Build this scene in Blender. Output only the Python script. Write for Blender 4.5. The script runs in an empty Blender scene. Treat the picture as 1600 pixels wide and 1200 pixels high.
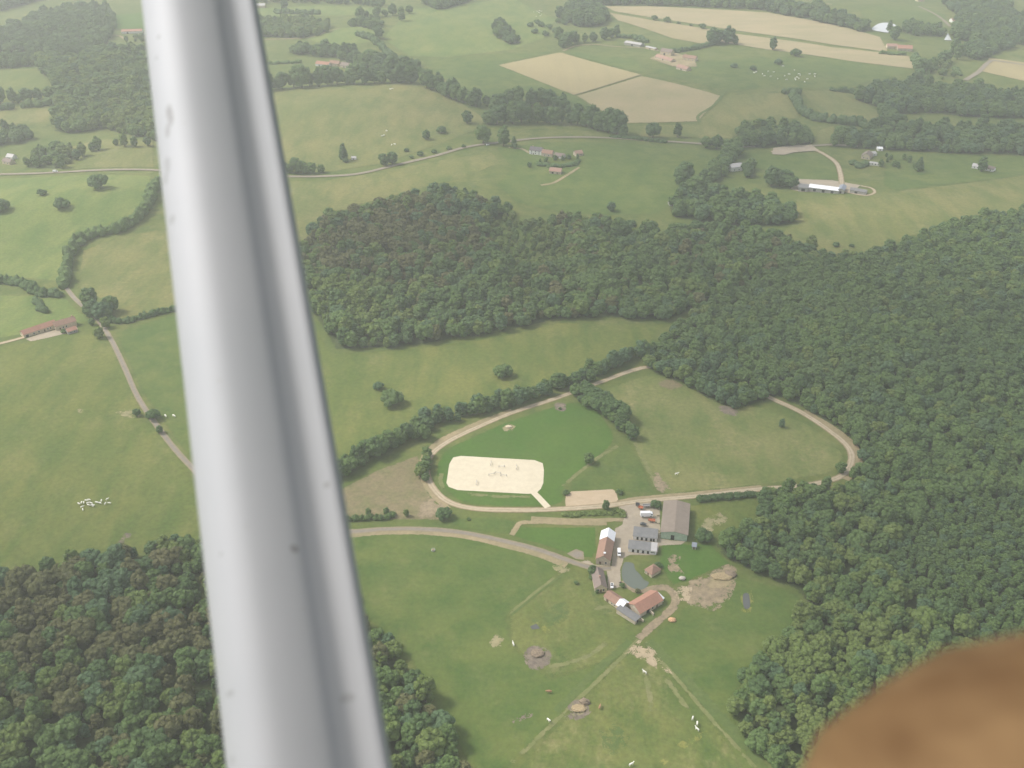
import bpy, bmesh, math, random
import numpy as np
from mathutils import Vector, Matrix, noise
from mathutils.geometry import delaunay_2d_cdt
R = math.radians
rng = np.random.default_rng(7); random.seed(7)
scene = bpy.context.scene
C = scene.collection

# ---------------------------------------------------------------- camera
CAM_H = 400.0; PITCH = 31.0; F = 1570.0        # focal length in pixels of a 1600 px wide frame
cam_d = bpy.data.cameras.new('camera'); cam = bpy.data.objects.new('camera', cam_d); C.objects.link(cam)
cam.location = (0, 0, CAM_H); cam.rotation_euler = (R(90 - PITCH), 0, 0)
cam_d.sensor_width = 36; cam_d.lens = 36 * F / 1600; cam_d.clip_start = 0.01; cam_d.clip_end = 40000
cam_d.dof.use_dof = True; cam_d.dof.focus_distance = 700; cam_d.dof.aperture_fstop = 9.5
scene.camera = cam
CF = np.array([0, math.cos(R(PITCH)), -math.sin(R(PITCH))]); CR = np.array([1., 0, 0]); CU = np.array([0, math.sin(R(PITCH)), math.cos(R(PITCH))])

# ---------------------------------------------------------------- terrain
def ray(px, py):
    return CF + CR * ((px - 800) / F) + CU * ((600 - py) / F)
def flat(px, py):
    d = ray(px, py); t = CAM_H / -d[2]
    return d[0] * t, d[1] * t
BUMPS = []
for px, py, hh, rr in ((60, 330, 11, 80), (190, 320, 7, 60), (210, 235, 8, 70), (40, 400, -4, 60), (660, 55, 14, 170), (520, 165, 6, 110),
                       (560, 60, 8, 60), (700, 300, 6, 90), (900, 290, -4, 90), (960, 260, 5, 90), (1150, 110, 8, 160), (1450, 330, 6, 110),
                       (900, 480, 5, 90), (1400, 600, 7, 110), (60, 620, 4, 90), (120, 120, 10, 150), (1300, 30, 8, 180), (40, 1050, 5, 70)):
    x, y = flat(px, py); BUMPS.append((x, y, hh, rr))
FX, FY = flat(930, 830)
def H(x, y):
    x = np.asarray(x, float); y = np.asarray(y, float)
    z = 2.2 * np.sin(x / 83 + .4) * np.cos(y / 97) + 3.0 * np.sin(x / 190 - y / 240 + 1.0) + 1.2 * np.sin(y / 61 + x / 140)
    for bx, by, hh, rr in BUMPS:
        z = z + hh * np.exp(-((x - bx) ** 2 + (y - by) ** 2) / (2 * rr * rr) * 1.6)
    d = np.sqrt((x - FX) ** 2 + ((y - FY)) ** 2)
    m = np.clip((d - 110) / 170, 0, 1); m = m * m * (3 - 2 * m)
    return z * m
def G(px, py):
    d = ray(px, py); z = 0.0
    for _ in range(12):
        t = (CAM_H - z) / -d[2]; z = float(H(d[0] * t, d[1] * t))
    t = (CAM_H - z) / -d[2]
    return np.array([d[0] * t, d[1] * t])
def P(px, py): 
    g = G(px, py); return (float(g[0]), float(g[1]), float(H(*g)))
def proj(x, y, z):
    v = np.stack([np.asarray(x, float), np.asarray(y, float), np.asarray(z, float) - CAM_H], -1)
    w = v @ CF
    return 800 + F * (v @ CR) / w, 600 - F * (v @ CU) / w, w

# ---------------------------------------------------------------- materials
def mat(name):
    m = bpy.data.materials.new(name); m.use_nodes = True
    nt = m.node_tree; b = nt.nodes['Principled BSDF']
    return m, nt, b
def N(nt, t, **kw):
    n = nt.nodes.new(t)
    for k, v in kw.items(): setattr(n, k, v)
    return n
def noise_n(nt, vec, scale, detail=4, rough=.6, stretch=None):
    if stretch:
        mp = N(nt, 'ShaderNodeMapping'); mp.inputs['Scale'].default_value = stretch[0]; mp.inputs['Rotation'].default_value = (0, 0, stretch[1])
        nt.links.new(vec, mp.inputs[0]); vec = mp.outputs[0]
    n = N(nt, 'ShaderNodeTexNoise'); n.inputs['Scale'].default_value = scale; n.inputs['Detail'].default_value = detail; n.inputs['Roughness'].default_value = rough
    nt.links.new(vec, n.inputs['Vector']); return n.outputs[0]
def ramp(nt, val, a, b):
    m = N(nt, 'ShaderNodeMapRange'); m.inputs[1].default_value = a; m.inputs[2].default_value = b
    nt.links.new(val, m.inputs[0]); return m.outputs[0]
def mix(nt, fac, a, b, mode='MIX'):
    m = N(nt, 'ShaderNodeMix', data_type='RGBA', blend_type=mode)
    for s, v in ((m.inputs[0], fac), (m.inputs[6], a), (m.inputs[7], b)):
        if isinstance(v, bpy.types.NodeSocket): nt.links.new(v, s)
        elif isinstance(v, (int, float)): s.default_value = v
        else: s.default_value = (*v, 1)
    return m.outputs[2]
def world_pos(nt): return N(nt, 'ShaderNodeNewGeometry').outputs['Position']
def hexc(s):
    def l(c): c /= 255; return c / 12.92 if c <= .04045 else ((c + .055) / 1.055) ** 2.4
    return tuple(l(int(s[i:i + 2], 16)) for i in (0, 2, 4))

def sheet_mat(name, c1, c2, c3, big=.012, fine=.35, streak=None, edge=True, contrast=.22, mid=.05, ragged=1.0, rough=.95, spots=0, dry=0, rim=None):
    """ground cover: three tones mixed by noises in world space; ragged border from the 'edge' attribute"""
    if dry or edge is False:                    # living grass: deeper green, wider spread between its tones
        c1 = (c1[0] * .76, c1[1] * .86, c1[2] * .70); c2 = (c2[0] * .92, c2[1] * .96, c2[2] * .80); c3 = (c3[0] * .66, c3[1] * .80, c3[2] * .64)
    m, nt, b = mat(name); pos = world_pos(nt)
    n1 = ramp(nt, noise_n(nt, pos, big, 5), .36, .64)
    n2 = ramp(nt, noise_n(nt, pos, mid, 5, .65, streak), .42, .68)
    n3 = noise_n(nt, pos, fine, 3, .7, None)
    col = mix(nt, n1, c1, c2); col = mix(nt, n2, col, c3)
    if spots:
        s = ramp(nt, noise_n(nt, pos, .11, 4, .6), .62, .70)
        col = mix(nt, s, col, tuple(x * .6 for x in c1))
    if dry:
        a1 = ramp(nt, noise_n(nt, pos, .035, 6, .7, ((1, .6, 1), .5)), .50, .72); a2 = ramp(nt, noise_n(nt, pos, .16, 4, .7), .40, .70)
        ml = N(nt, 'ShaderNodeMath', operation='MULTIPLY'); nt.links.new(a1, ml.inputs[0]); nt.links.new(a2, ml.inputs[1]); m2 = N(nt, 'ShaderNodeMath', operation='MULTIPLY'); nt.links.new(ml.outputs[0], m2.inputs[0]); m2.inputs[1].default_value = dry
        col = mix(nt, m2.outputs[0], col, (.30, .25, .12))
        g1 = ramp(nt, noise_n(nt, pos, .022, 5, .7, ((.7, 1, 1), .2)), .54, .74); m3 = N(nt, 'ShaderNodeMath', operation='MULTIPLY'); nt.links.new(g1, m3.inputs[0]); m3.inputs[1].default_value = dry * .6
        col = mix(nt, m3.outputs[0], col, (.082, .125, .034))
    if rim:                                     # worn borders and a grown-over middle line of tracks
        ea = N(nt, 'ShaderNodeAttribute', attribute_name='edge').outputs['Fac']; wn = noise_n(nt, pos, .25, 4, .7)
        sm = N(nt, 'ShaderNodeMath', operation='MULTIPLY_ADD'); nt.links.new(wn, sm.inputs[0]); sm.inputs[1].default_value = -1.2; nt.links.new(ea, sm.inputs[2])
        col = mix(nt, ramp(nt, sm.outputs[0], .75, -.1), col, rim); col = mix(nt, ramp(nt, sm.outputs[0], 1.05, 1.35), col, tuple(x * .86 for x in c2))
    v = ramp(nt, n3, .25, .75)
    col = mix(nt, 1.0, col, mix(nt, v, (1 - contrast,) * 3, (1 + contrast,) * 3), 'MULTIPLY')
    nt.links.new(col, b.inputs['Base Color']); b.inputs['Roughness'].default_value = rough; b.inputs['Specular IOR Level'].default_value = .15
    if edge:
        at = N(nt, 'ShaderNodeAttribute', attribute_name='edge')
        nn = noise_n(nt, pos, .16, 4, .65); hf = noise_n(nt, pos, 1.5 if ragged > .6 else 2.5, 2, .6)
        ad = N(nt, 'ShaderNodeMath', operation='MULTIPLY_ADD'); nt.links.new(nn, ad.inputs[0]); ad.inputs[1].default_value = 2.0 * ragged; ad.inputs[2].default_value = -1.0 * ragged - .4 * min(1, ragged)
        ah = N(nt, 'ShaderNodeMath', operation='MULTIPLY_ADD'); nt.links.new(hf, ah.inputs[0]); ah.inputs[1].default_value = 1.7 * min(1, ragged); nt.links.new(ad.outputs[0], ah.inputs[2])
        su = N(nt, 'ShaderNodeMath', operation='ADD'); nt.links.new(ah.outputs[0], su.inputs[0]); nt.links.new(at.outputs['Fac'], su.inputs[1])
        f = ramp(nt, su.outputs[0], .55 * min(1, ragged), .55 * min(1, ragged) + .03)
        tr = N(nt, 'ShaderNodeBsdfTransparent'); mx = N(nt, 'ShaderNodeMixShader')
        nt.links.new(f, mx.inputs[0]); nt.links.new(tr.outputs[0], mx.inputs[1]); nt.links.new(b.outputs[0], mx.inputs[2])
        nt.links.new(mx.outputs[0], nt.nodes['Material Output'].inputs[0])
    return m

def paint(name, col, rough=.6, var=.12, scale=1.5, metal=0, spec=.3, dirt=None, stretch=None, obj_coord=False):
    m, nt, b = mat(name)
    pos = N(nt, 'ShaderNodeTexCoord').outputs['Object'] if obj_coord else world_pos(nt)
    n = ramp(nt, noise_n(nt, pos, scale, 5, .65, stretch), .3, .7)
    c = mix(nt, n, tuple(x * (1 - var) for x in col), tuple(min(1, x * (1 + var)) for x in col))
    if dirt:
        c = mix(nt, ramp(nt, noise_n(nt, pos, scale * .25, 4, .6), .5, .72), c, dirt)
    nt.links.new(c, b.inputs['Base Color']); b.inputs['Roughness'].default_value = rough; b.inputs['Metallic'].default_value = metal; b.inputs['Specular IOR Level'].default_value = spec
    return m

def leaf_mat(name, ca, cb, cc):
    m, nt, b = mat(name); oi = N(nt, 'ShaderNodeObjectInfo'); pos = world_pos(nt)
    c = mix(nt, oi.outputs['Random'], ca, cb)
    c = mix(nt, ramp(nt, noise_n(nt, pos, .016, 3, .6), .42, .66), c, cc)
    f = ramp(nt, noise_n(nt, pos, .8, 4, .7), .3, .7)
    c = mix(nt, 1.0, c, mix(nt, f, (.72,) * 3, (1.3,) * 3), 'MULTIPLY')
    nt.links.new(c, b.inputs['Base Color']); b.inputs['Roughness'].default_value = .75; b.inputs['Specular IOR Level'].default_value = .2
    tl = N(nt, 'ShaderNodeBsdfTranslucent'); nt.links.new(c, tl.inputs[0])
    mx = N(nt, 'ShaderNodeMixShader'); mx.inputs[0].default_value = .38
    nt.links.new(b.outputs[0], mx.inputs[1]); nt.links.new(tl.outputs[0], mx.inputs[2]); nt.links.new(mx.outputs[0], nt.nodes['Material Output'].inputs[0])
    return m

LEAF = {
    'green': leaf_mat('leaf_green', (.135, .215, .068), (.152, .232, .072), (.140, .212, .076)),
    'yellow': leaf_mat('leaf_yellow_green', (.180, .248, .070), (.166, .236, .068), (.192, .244, .076)),
    'dark': leaf_mat('leaf_dark', (.108, .180, .066), (.122, .196, .070), (.112, .178, .074)),
    'olive': leaf_mat('leaf_olive_brown', (.168, .174, .074), (.152, .168, .070), (.178, .174, .078)),
    'blue': leaf_mat('leaf_blue_green', (.116, .194, .094), (.132, .208, .098), (.118, .192, .100)),
}
BARK = paint('bark', (.11, .085, .06), .9, .3, 3)

# ---------------------------------------------------------------- mesh helpers
class MB:
    def __init__(s): s.v = []; s.f = []; s.m = []; s.n = 0
    def add(s, v, f, mi=0):
        v = np.asarray(v, float).reshape(-1, 3); s.v.append(v)
        for q in f: s.f.append(tuple(int(i) + s.n for i in q)); s.m.append(mi)
        s.n += len(v)
    def box(s, x0, x1, y0, y1, z0, z1, mi=0, M=None):
        v = np.array([(x, y, z) for z in (z0, z1) for y in (y0, y1) for x in (x0, x1)], float)
        if M is not None: v = v @ np.array(M.to_3x3()).T + np.array(M.translation)
        s.add(v, [(0, 2, 3, 1), (4, 5, 7, 6), (0, 1, 5, 4), (2, 6, 7, 3), (0, 4, 6, 2), (1, 3, 7, 5)], mi)
    def prism(s, prof, axis, a, b, mi=0):
        """profile polygon [(u, z)] extruded along 'x' or 'y' from a to b"""
        n = len(prof); v = []
        for t in (a, b):
            for u, z in prof: v.append((t, u, z) if axis == 'x' else (u, t, z))
        f = [tuple(range(n)), tuple(range(2 * n - 1, n - 1, -1))] + [(i, i + n, (i + 1) % n + n, (i + 1) % n) for i in range(n)]
        s.add(v, f, mi)
    def tube(s, p, q, r0, r1, k=8, mi=0):
        p = np.array(p, float); q = np.array(q, float); d = q - p; d /= np.linalg.norm(d) + 1e-9
        u = np.cross(d, (0, 0, 1.) if abs(d[2]) < .9 else (1., 0, 0)); u /= np.linalg.norm(u); w = np.cross(d, u)
        a = np.arange(k) * 2 * math.pi / k; ring = np.cos(a)[:, None] * u + np.sin(a)[:, None] * w
        s.add(np.vstack([p + ring * r0, q + ring * r1]), [(i, (i + 1) % k, (i + 1) % k + k, i + k) for i in range(k)] + [tuple(range(k - 1, -1, -1)), tuple(range(k, 2 * k))], mi)
    def mesh(s, name, mats):
        me = bpy.data.meshes.new(name); me.from_pydata(np.vstack(s.v).tolist(), [], s.f)
        for m in (mats if isinstance(mats, (list, tuple)) else [mats]): me.materials.append(m)
        if any(s.m): me.polygons.foreach_set('material_index', s.m)
        bm = bmesh.new(); bm.from_mesh(me); bmesh.ops.recalc_face_normals(bm, faces=bm.faces); bm.to_mesh(me); bm.free()
        return me
    def build(s, name, mats, parent=None):
        o = bpy.data.objects.new(name, s.mesh(name, mats)); C.objects.link(o); o.parent = parent; return o
def tag(o, label=None, cat=None, group=None, kind=None):
    for k, v in (('label', label), ('category', cat), ('group', group), ('kind', kind)):
        if v: o[k] = v
    return o
def empty(name, loc, rz=0, scale=1):
    o = bpy.data.objects.new(name, None); C.objects.link(o); o.location = loc; o.rotation_euler = (0, 0, rz)
    o.scale = (scale,) * 3 if isinstance(scale, (int, float)) else scale; o.empty_display_size = .5
    return o
def copy_tree(o, parent=None):
    c = o.copy(); C.objects.link(c); c.parent = parent
    for ch in list(o.children): copy_tree(ch, c)
    return c

# ---------------------------------------------------------------- sheets and ribbons lying on the terrain
def smooth_poly(pts, closed=True, per=5):
    pts = [np.array(p, float) for p in pts]; n = len(pts); out = []
    for i in range(n if closed else n - 1):
        p0 = pts[(i - 1) % n] if closed or i > 0 else pts[0] * 2 - pts[1]
        p1 = pts[i]; p2 = pts[(i + 1) % n]
        p3 = pts[(i + 2) % n] if closed or i + 2 < n else pts[-1] * 2 - pts[-2]
        for k in range(per):
            t = k / per
            out.append(.5 * ((2 * p1) + (p2 - p0) * t + (2 * p0 - 5 * p1 + 4 * p2 - p3) * t * t + (3 * p1 - p0 - 3 * p2 + p3) * t ** 3))
    if not closed: out.append(pts[-1])
    return out
def resample(pts, step, closed):
    out = []; n = len(pts)
    for i in range(n if closed else n - 1):
        a = pts[i]; b = pts[(i + 1) % n]; k = max(1, int(np.linalg.norm(b - a) / step + .5))
        for j in range(k): out.append(a + (b - a) * j / k)
    if not closed: out.append(pts[-1])
    return out
def arc(pts, step):                            # points at even steps along an open line
    pts = np.array(pts); d = np.r_[0, np.cumsum(np.linalg.norm(np.diff(pts, axis=0), axis=1))]; t = np.linspace(0, d[-1], max(2, int(d[-1] / step + 1.5)))
    return list(np.stack([np.interp(t, d, pts[:, 0]), np.interp(t, d, pts[:, 1])], 1))
def inside(x, y, poly):
    x = np.asarray(x); y = np.asarray(y); r = np.zeros(x.shape, bool); n = len(poly)
    for i in range(n):
        x1, y1 = poly[i]; x2, y2 = poly[(i + 1) % n]
        c = ((y1 > y) != (y2 > y)) & (x < (x2 - x1) * (y - y1) / (y2 - y1 + 1e-12) + x1); r ^= c
    return r
def edge_dist(x, y, poly):
    d = np.full(np.shape(x), 1e9); n = len(poly)
    for i in range(n):
        a = poly[i]; b = poly[(i + 1) % n]; ab = b - a; L = ab @ ab + 1e-9
        t = np.clip(((x - a[0]) * ab[0] + (y - a[1]) * ab[1]) / L, 0, 1)
        d = np.minimum(d, np.hypot(x - a[0] - t * ab[0], y - a[1] - t * ab[1]))
    return d
def set_edge(me, vals):
    a = me.attributes.new('edge', 'FLOAT', 'POINT'); a.data.foreach_set('value', np.asarray(vals, np.float32))
def sheet(name, px_pts, m, lift, label, cat, w=4.0, smooth=False, grid=14, kind='structure', drop=None):
    if m in PATCHY: w *= 2.4
    pts = [G(*p) for p in px_pts]; far = min(np.hypot(*p) for p in pts); grid = min(grid, 9 if far < 900 else 14)
    if smooth: pts = smooth_poly(pts)
    b = resample(pts, grid * .8, True)
    xs = np.array([p[0] for p in b]); ys = np.array([p[1] for p in b])
    gx, gy = np.meshgrid(np.arange(xs.min(), xs.max(), grid), np.arange(ys.min(), ys.max(), grid))
    gx = (gx + (np.arange(gx.shape[0]) % 2)[:, None] * grid / 2).ravel(); gy = gy.ravel()
    ok = inside(gx, gy, b); gx, gy = gx[ok], gy[ok]
    d = edge_dist(gx, gy, b); k = d > min(grid * .45, w); gx, gy = gx[k], gy[k]
    # a ring of points just inside the border carries the ragged edge
    nb = len(b); area = .5 * sum(b[i][0] * b[(i + 1) % nb][1] - b[(i + 1) % nb][0] * b[i][1] for i in range(nb)); sg = 1 if area > 0 else -1
    ring = []
    for i in range(nb):
        t = b[(i + 1) % nb] - b[i - 1]; t = t / (np.linalg.norm(t) + 1e-9); ring.append(b[i] + sg * w * np.array([-t[1], t[0]]))
    ring = np.array(ring); rd = edge_dist(ring[:, 0], ring[:, 1], b); ring = ring[(rd > w * .8) & inside(ring[:, 0], ring[:, 1], b)]
    vv = [Vector((float(p[0]), float(p[1]))) for p in b] + [Vector((float(x), float(y))) for x, y in zip(gx, gy)] + [Vector((float(p[0]), float(p[1]))) for p in ring]
    ov, _, of, *_ = delaunay_2d_cdt(vv, [(i, (i + 1) % nb) for i in range(nb)], [list(range(nb))], 1, 1e-4)
    X = np.array([v.x for v in ov]); Y = np.array([v.y for v in ov])
    Z = H(X, Y) + lift * rise(X, Y)
    if drop: Z = Z - drop
    me = bpy.data.meshes.new(name); me.from_pydata(np.stack([X, Y, Z], 1).tolist(), [], [tuple(f) for f in of]); me.materials.append(m)
    bm = bmesh.new(); bm.from_mesh(me); bmesh.ops.recalc_face_normals(bm, faces=bm.faces)
    if sum(f.normal.z for f in bm.faces) < 0: bmesh.ops.reverse_faces(bm, faces=bm.faces)
    bm.to_mesh(me); bm.free()
    set_edge(me, np.minimum(edge_dist(X, Y, b) / w, 2.0))
    me.polygons.foreach_set('use_smooth', [True] * len(me.polygons))
    o = bpy.data.objects.new(name, me); C.objects.link(o)
    return tag(o, label, cat, kind=kind)
def ribbon(name, px_pts, width, m, lift, label, cat, closed=False, edge=.25, offset=0, kind='structure'):
    pts = resample(smooth_poly([G(*p) for p in px_pts], closed, 6), 5, closed); n = len(pts)
    cross = [-.5, -.5 + edge, 0, .5 - edge, .5]; ev = [0, 1, 2, 1, 0]; V = []; E = []
    for i in range(n):
        t = (pts[(i + 1) % n] if closed or i + 1 < n else pts[i]) - (pts[i - 1] if closed or i else pts[i]); t = t / (np.linalg.norm(t) + 1e-9); nn = np.array([-t[1], t[0]])
        wv = width * (1 + .10 * noise.noise(Vector((pts[i][0] / 25, pts[i][1] / 25, 3))))
        for c, e in zip(cross, ev):
            q = pts[i] + nn * (c * wv + offset); V.append((q[0], q[1], float(H(*q)) + lift * float(rise(*q)))); E.append(e if closed or m is not M['trail'] else e * min(1, (min(i, n - 1 - i)) / 4))
    f = []
    for i in range(n if closed else n - 1):
        for k in range(4): a = i * 5 + k; b = ((i + 1) % n) * 5 + k; f.append((a, a + 1, b + 1, b))
    me = bpy.data.meshes.new(name); me.from_pydata(V, [], f); me.materials.append(m); set_edge(me, E)
    bm = bmesh.new(); bm.from_mesh(me); bmesh.ops.recalc_face_normals(bm, faces=bm.faces)
    if sum(q.normal.z for q in bm.faces) < 0: bmesh.ops.reverse_faces(bm, faces=bm.faces)
    bm.to_mesh(me); bm.free()
    o = bpy.data.objects.new(name, me); C.objects.link(o); return tag(o, label, cat, kind=kind)

# ---------------------------------------------------------------- ground
def axis(lo, hi, step, far_lo, far_hi):
    a = list(np.arange(lo, hi + .1, step)); s = step
    while a[-1] < far_hi: s *= 1.35; a.append(a[-1] + s)
    s = step
    while a[0] > far_lo: s *= 1.35; a.insert(0, a[0] - s)
    return np.array(a)
M_grass = sheet_mat('meadow_grass', (.130, .152, .046), (.160, .168, .058), (.112, .142, .042), big=.006, edge=False, contrast=.16, dry=.5)
gx = axis(-1350, 1350, 8, -9000, 9000); gy = axis(150, 2600, 8, -3000, 14000)
XX, YY = np.meshgrid(gx, gy); ZZ = H(XX, YY)
nx, ny = len(gx), len(gy)
idx = np.arange(nx * ny).reshape(ny, nx)
faces = np.stack([idx[:-1, :-1], idx[:-1, 1:], idx[1:, 1:], idx[1:, :-1]], -1).reshape(-1, 4)
me = bpy.data.meshes.new('ground'); me.from_pydata(np.stack([XX.ravel(), YY.ravel(), ZZ.ravel()], 1).tolist(), [], faces.tolist()); me.materials.append(M_grass)
me.polygons.foreach_set('use_smooth', [True] * len(me.polygons))
g = bpy.data.objects.new('ground', me); C.objects.link(g); tag(g, 'rolling green farmland spreading to the horizon under everything', 'ground', kind='structure')

# field palettes
M = {
    'olive': sheet_mat('olive_pasture', (.140, .160, .046), (.168, .172, .054), (.120, .150, .040), big=.010, streak=((1, .35, 1), .5), dry=.4),
    'dry': sheet_mat('dry_pasture', (.180, .178, .066), (.210, .190, .080), (.148, .165, .054), big=.009, streak=((1, .3, 1), .35), dry=.6),
    'mid': sheet_mat('green_pasture', (.118, .155, .044), (.138, .162, .050), (.102, .145, .040), big=.012, contrast=.15, dry=.3),
    'lush': sheet_mat('lush_paddock', (.078, .150, .028), (.092, .156, .032), (.110, .160, .038), big=.014, contrast=.12, dry=.15),
    'light': sheet_mat('sunlit_tint_pasture', (.165, .200, .062), (.190, .210, .072), (.140, .185, .056), big=.012, streak=((1, .4, 1), .2), dry=.3),  # fields in sunshine: the extra brightness is put into the grass colour
    'paddock': sheet_mat('horse_paddock', (.138, .162, .050), (.172, .176, .062), (.115, .150, .042), big=.016, spots=0, streak=((1, .5, 1), .6), dry=1.1),
    'palepaddock': sheet_mat('pale_horse_paddock', (.185, .192, .070), (.215, .205, .090), (.160, .185, .060), big=.016, streak=((1, .5, 1), .6), dry=1.0),
    'wheat': sheet_mat('ripe_wheat', (.315, .262, .135), (.335, .28, .145), (.295, .25, .13), big=.012, streak=((1, .05, 1), -.55), contrast=.08),
    'stubble': sheet_mat('cut_hay', (.35, .285, .165), (.32, .268, .155), (.28, .25, .135), big=.010, streak=((.3, 1, 1), .2), contrast=.08),
    'patchy': sheet_mat('patchy_crop', (.33, .265, .15), (.25, .225, .115), (.30, .25, .135), big=.013, mid=.02, streak=((1, .35, 1), -.3), contrast=.10),
    'scrub': sheet_mat('rough_brown_ground', (.185, .155, .085), (.215, .175, .10), (.155, .152, .068), big=.03, mid=.10, contrast=.25),
    'sand': sheet_mat('white_sand', (.60, .53, .395), (.57, .50, .37), (.63, .56, .42), big=.03, mid=.2, contrast=.04, ragged=.12),
    'tan': sheet_mat('tan_sand', (.45, .35, .235), (.42, .325, .215), (.48, .38, .26), big=.03, mid=.15, contrast=.07, ragged=.35),
    'track': sheet_mat('sandy_track', (.43, .355, .245), (.385, .315, .215), (.47, .39, .28), big=.02, mid=.12, contrast=.12, ragged=.7, rim=(.26, .205, .12)),
    'gravel': sheet_mat('farmyard_gravel', (.35, .29, .215), (.31, .265, .205), (.38, .32, .24), big=.03, mid=.12, contrast=.10, ragged=.7),
    'asphalt': sheet_mat('worn_asphalt', (.235, .205, .17), (.26, .225, .185), (.21, .185, .155), big=.02, mid=.1, contrast=.12, ragged=.45, rim=(.25, .21, .135)),
    'verge': sheet_mat('bare_verge', (.33, .26, .155), (.28, .23, .135), (.235, .205, .11), big=.02, mid=.08, contrast=.16, ragged=1.5),
    'dirt': sheet_mat('trampled_soil', (.26, .205, .135), (.215, .17, .115), (.30, .24, .15), big=.05, mid=.16, contrast=.28, ragged=2.6),
    'mud': sheet_mat('dark_mud', (.15, .125, .10), (.19, .155, .12), (.23, .185, .14), big=.07, mid=.2, contrast=.30, ragged=2.0),
    'paledirt': sheet_mat('worn_pale_soil', (.27, .245, .13), (.22, .215, .10), (.32, .275, .16), big=.05, mid=.15, contrast=.16, ragged=2.6),
    'trail': sheet_mat('trodden_grass', (.165, .178, .068), (.15, .172, .058), (.205, .20, .09), big=.05, mid=.15, contrast=.16, ragged=3.2),
    'softtan': sheet_mat('bare_tan_ground', (.40, .315, .21), (.36, .29, .185), (.43, .345, .235), big=.05, mid=.15, contrast=.10, ragged=1.8),
    'darkgrass': sheet_mat('dark_rank_grass', (.085, .128, .036), (.10, .138, .040), (.11, .145, .043), big=.03, mid=.1, contrast=.16, ragged=1.5),
    'yellowgrass': sheet_mat('yellow_grass', (.20, .20, .045), (.16, .185, .05), (.22, .21, .06), big=.05, mid=.1, contrast=.2, ragged=2.0),
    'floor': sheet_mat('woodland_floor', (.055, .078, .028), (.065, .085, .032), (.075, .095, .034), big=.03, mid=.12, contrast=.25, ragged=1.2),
}
PATCHY = [M[k] for k in ('dirt', 'mud', 'paledirt', 'yellowgrass', 'darkgrass', 'softtan', 'floor')]
DIP = [(765, 348), (800, 336), (850, 346), (888, 378), (882, 415), (830, 425), (785, 415), (758, 382)]
L0, L1, L2, L3, L4 = .05, .08, .11, .14, .17
def rise(X, Y):                                # layers part further with distance, where the terrain is coarser
    q = np.clip((np.hypot(X, Y) - 650) / 700, 0, 1); return 1 + 5 * q
S = sheet
# ---- large fields
S('pasture', [(-90, 560), (0, 540), (60, 530), (150, 505), (175, 535), (215, 625), (285, 720), (330, 800), (310, 850), (240, 860), (150, 880), (0, 910), (-90, 920)], M['olive'], L0, 'wide olive green pasture below the long stone house', 'pasture', 5, grid=18)
S('pasture', [(-90, 282), (235, 275), (240, 300), (225, 330), (130, 370), (110, 385), (100, 440), (40, 435), (-90, 430)], M['light'], L0, 'bright hilly pasture with rounded bushes below the road', 'pasture', 4)
S('pasture', [(-90, 460), (60, 462), (100, 465), (140, 500), (120, 510), (0, 528), (-90, 545)], M['light'], L0, 'bright green pasture behind the long stone house', 'pasture', 4)
S('pasture', [(130, 392), (180, 372), (245, 360), (380, 355), (390, 450), (260, 483), (180, 500), (165, 470), (120, 450)], M['dry'], L0, 'small dry yellowish pasture enclosed by hedges', 'pasture', 4)
S('pasture', [(180, 520), (260, 495), (400, 480), (410, 600), (420, 700), (330, 740), (285, 700), (220, 610)], M['mid'], L0, 'green pasture between the grey lane and the strut', 'pasture', 4)
S('pasture', [(395, 145), (430, 140), (560, 131), (650, 131), (720, 160), (762, 188), (740, 205), (680, 228), (600, 255), (520, 268), (440, 271), (395, 270)], M['dry'], L0, 'wide yellowish pasture above the road with a few white cattle', 'pasture', 4, grid=20)
S('pasture', [(400, 282), (500, 283), (600, 268), (690, 250), (770, 238), (780, 255), (720, 280), (560, 320), (500, 345), (480, 380), (400, 390)], M['dry'], L0, 'narrow dry pasture strip between road and wood', 'pasture', 4)
S('pasture', [(775, 232), (860, 222), (1000, 226), (1130, 236), (1090, 290), (1060, 310), (1030, 335), (900, 335), (810, 318), (775, 290), (800, 262)], M['mid'], L0, 'green pasture around the white house and red barn', 'pasture', 4)
S('pasture', [(480, 500), (520, 552), (640, 545), (790, 525), (870, 505), (1040, 506), (1010, 540), (930, 590), (800, 622), (700, 645), (620, 680), (520, 730), (480, 720), (430, 600)], M['olive'], L0, 'pale olive meadow between the middle wood and the tree line', 'meadow', 4, grid=16)
S('pasture', [(520, 840), (600, 832), (700, 832), (770, 845), (850, 868), (882, 886), (840, 925), (792, 962), (800, 1010), (860, 1060), (960, 1030), (985, 1010), (940, 1060), (800, 1195), (760, 1240), (690, 1120), (640, 1030), (560, 950)], M['mid'], L0, 'smooth green pasture south of the grey lane', 'pasture', 4, grid=16)
S('pasture', [(885, 890), (925, 900), (950, 935), (975, 960), (995, 995), (960, 1030), (860, 1060), (800, 1010), (795, 962), (840, 925)], M['paddock'], L0, 'worn yellowish paddock left of the farm buildings', 'paddock', 4)
S('pasture', [(1010, 1000), (1060, 960), (1080, 935), (1150, 900), (1230, 920), (1262, 945), (1212, 1010), (1160, 1065), (1140, 1110), (1165, 1160), (1230, 1230), (1180, 1230), (1100, 1110)], M['mid'], L0, 'green pasture with a small dark pool beside the right wood', 'pasture', 4, grid=14)
S('pasture', [(985, 1015), (1010, 1005), (1100, 1110), (1185, 1230), (770, 1240), (830, 1180)], M['paddock'], L0, 'thin yellowish pasture with pale animal paths at the bottom', 'pasture', 4, grid=12)
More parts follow.
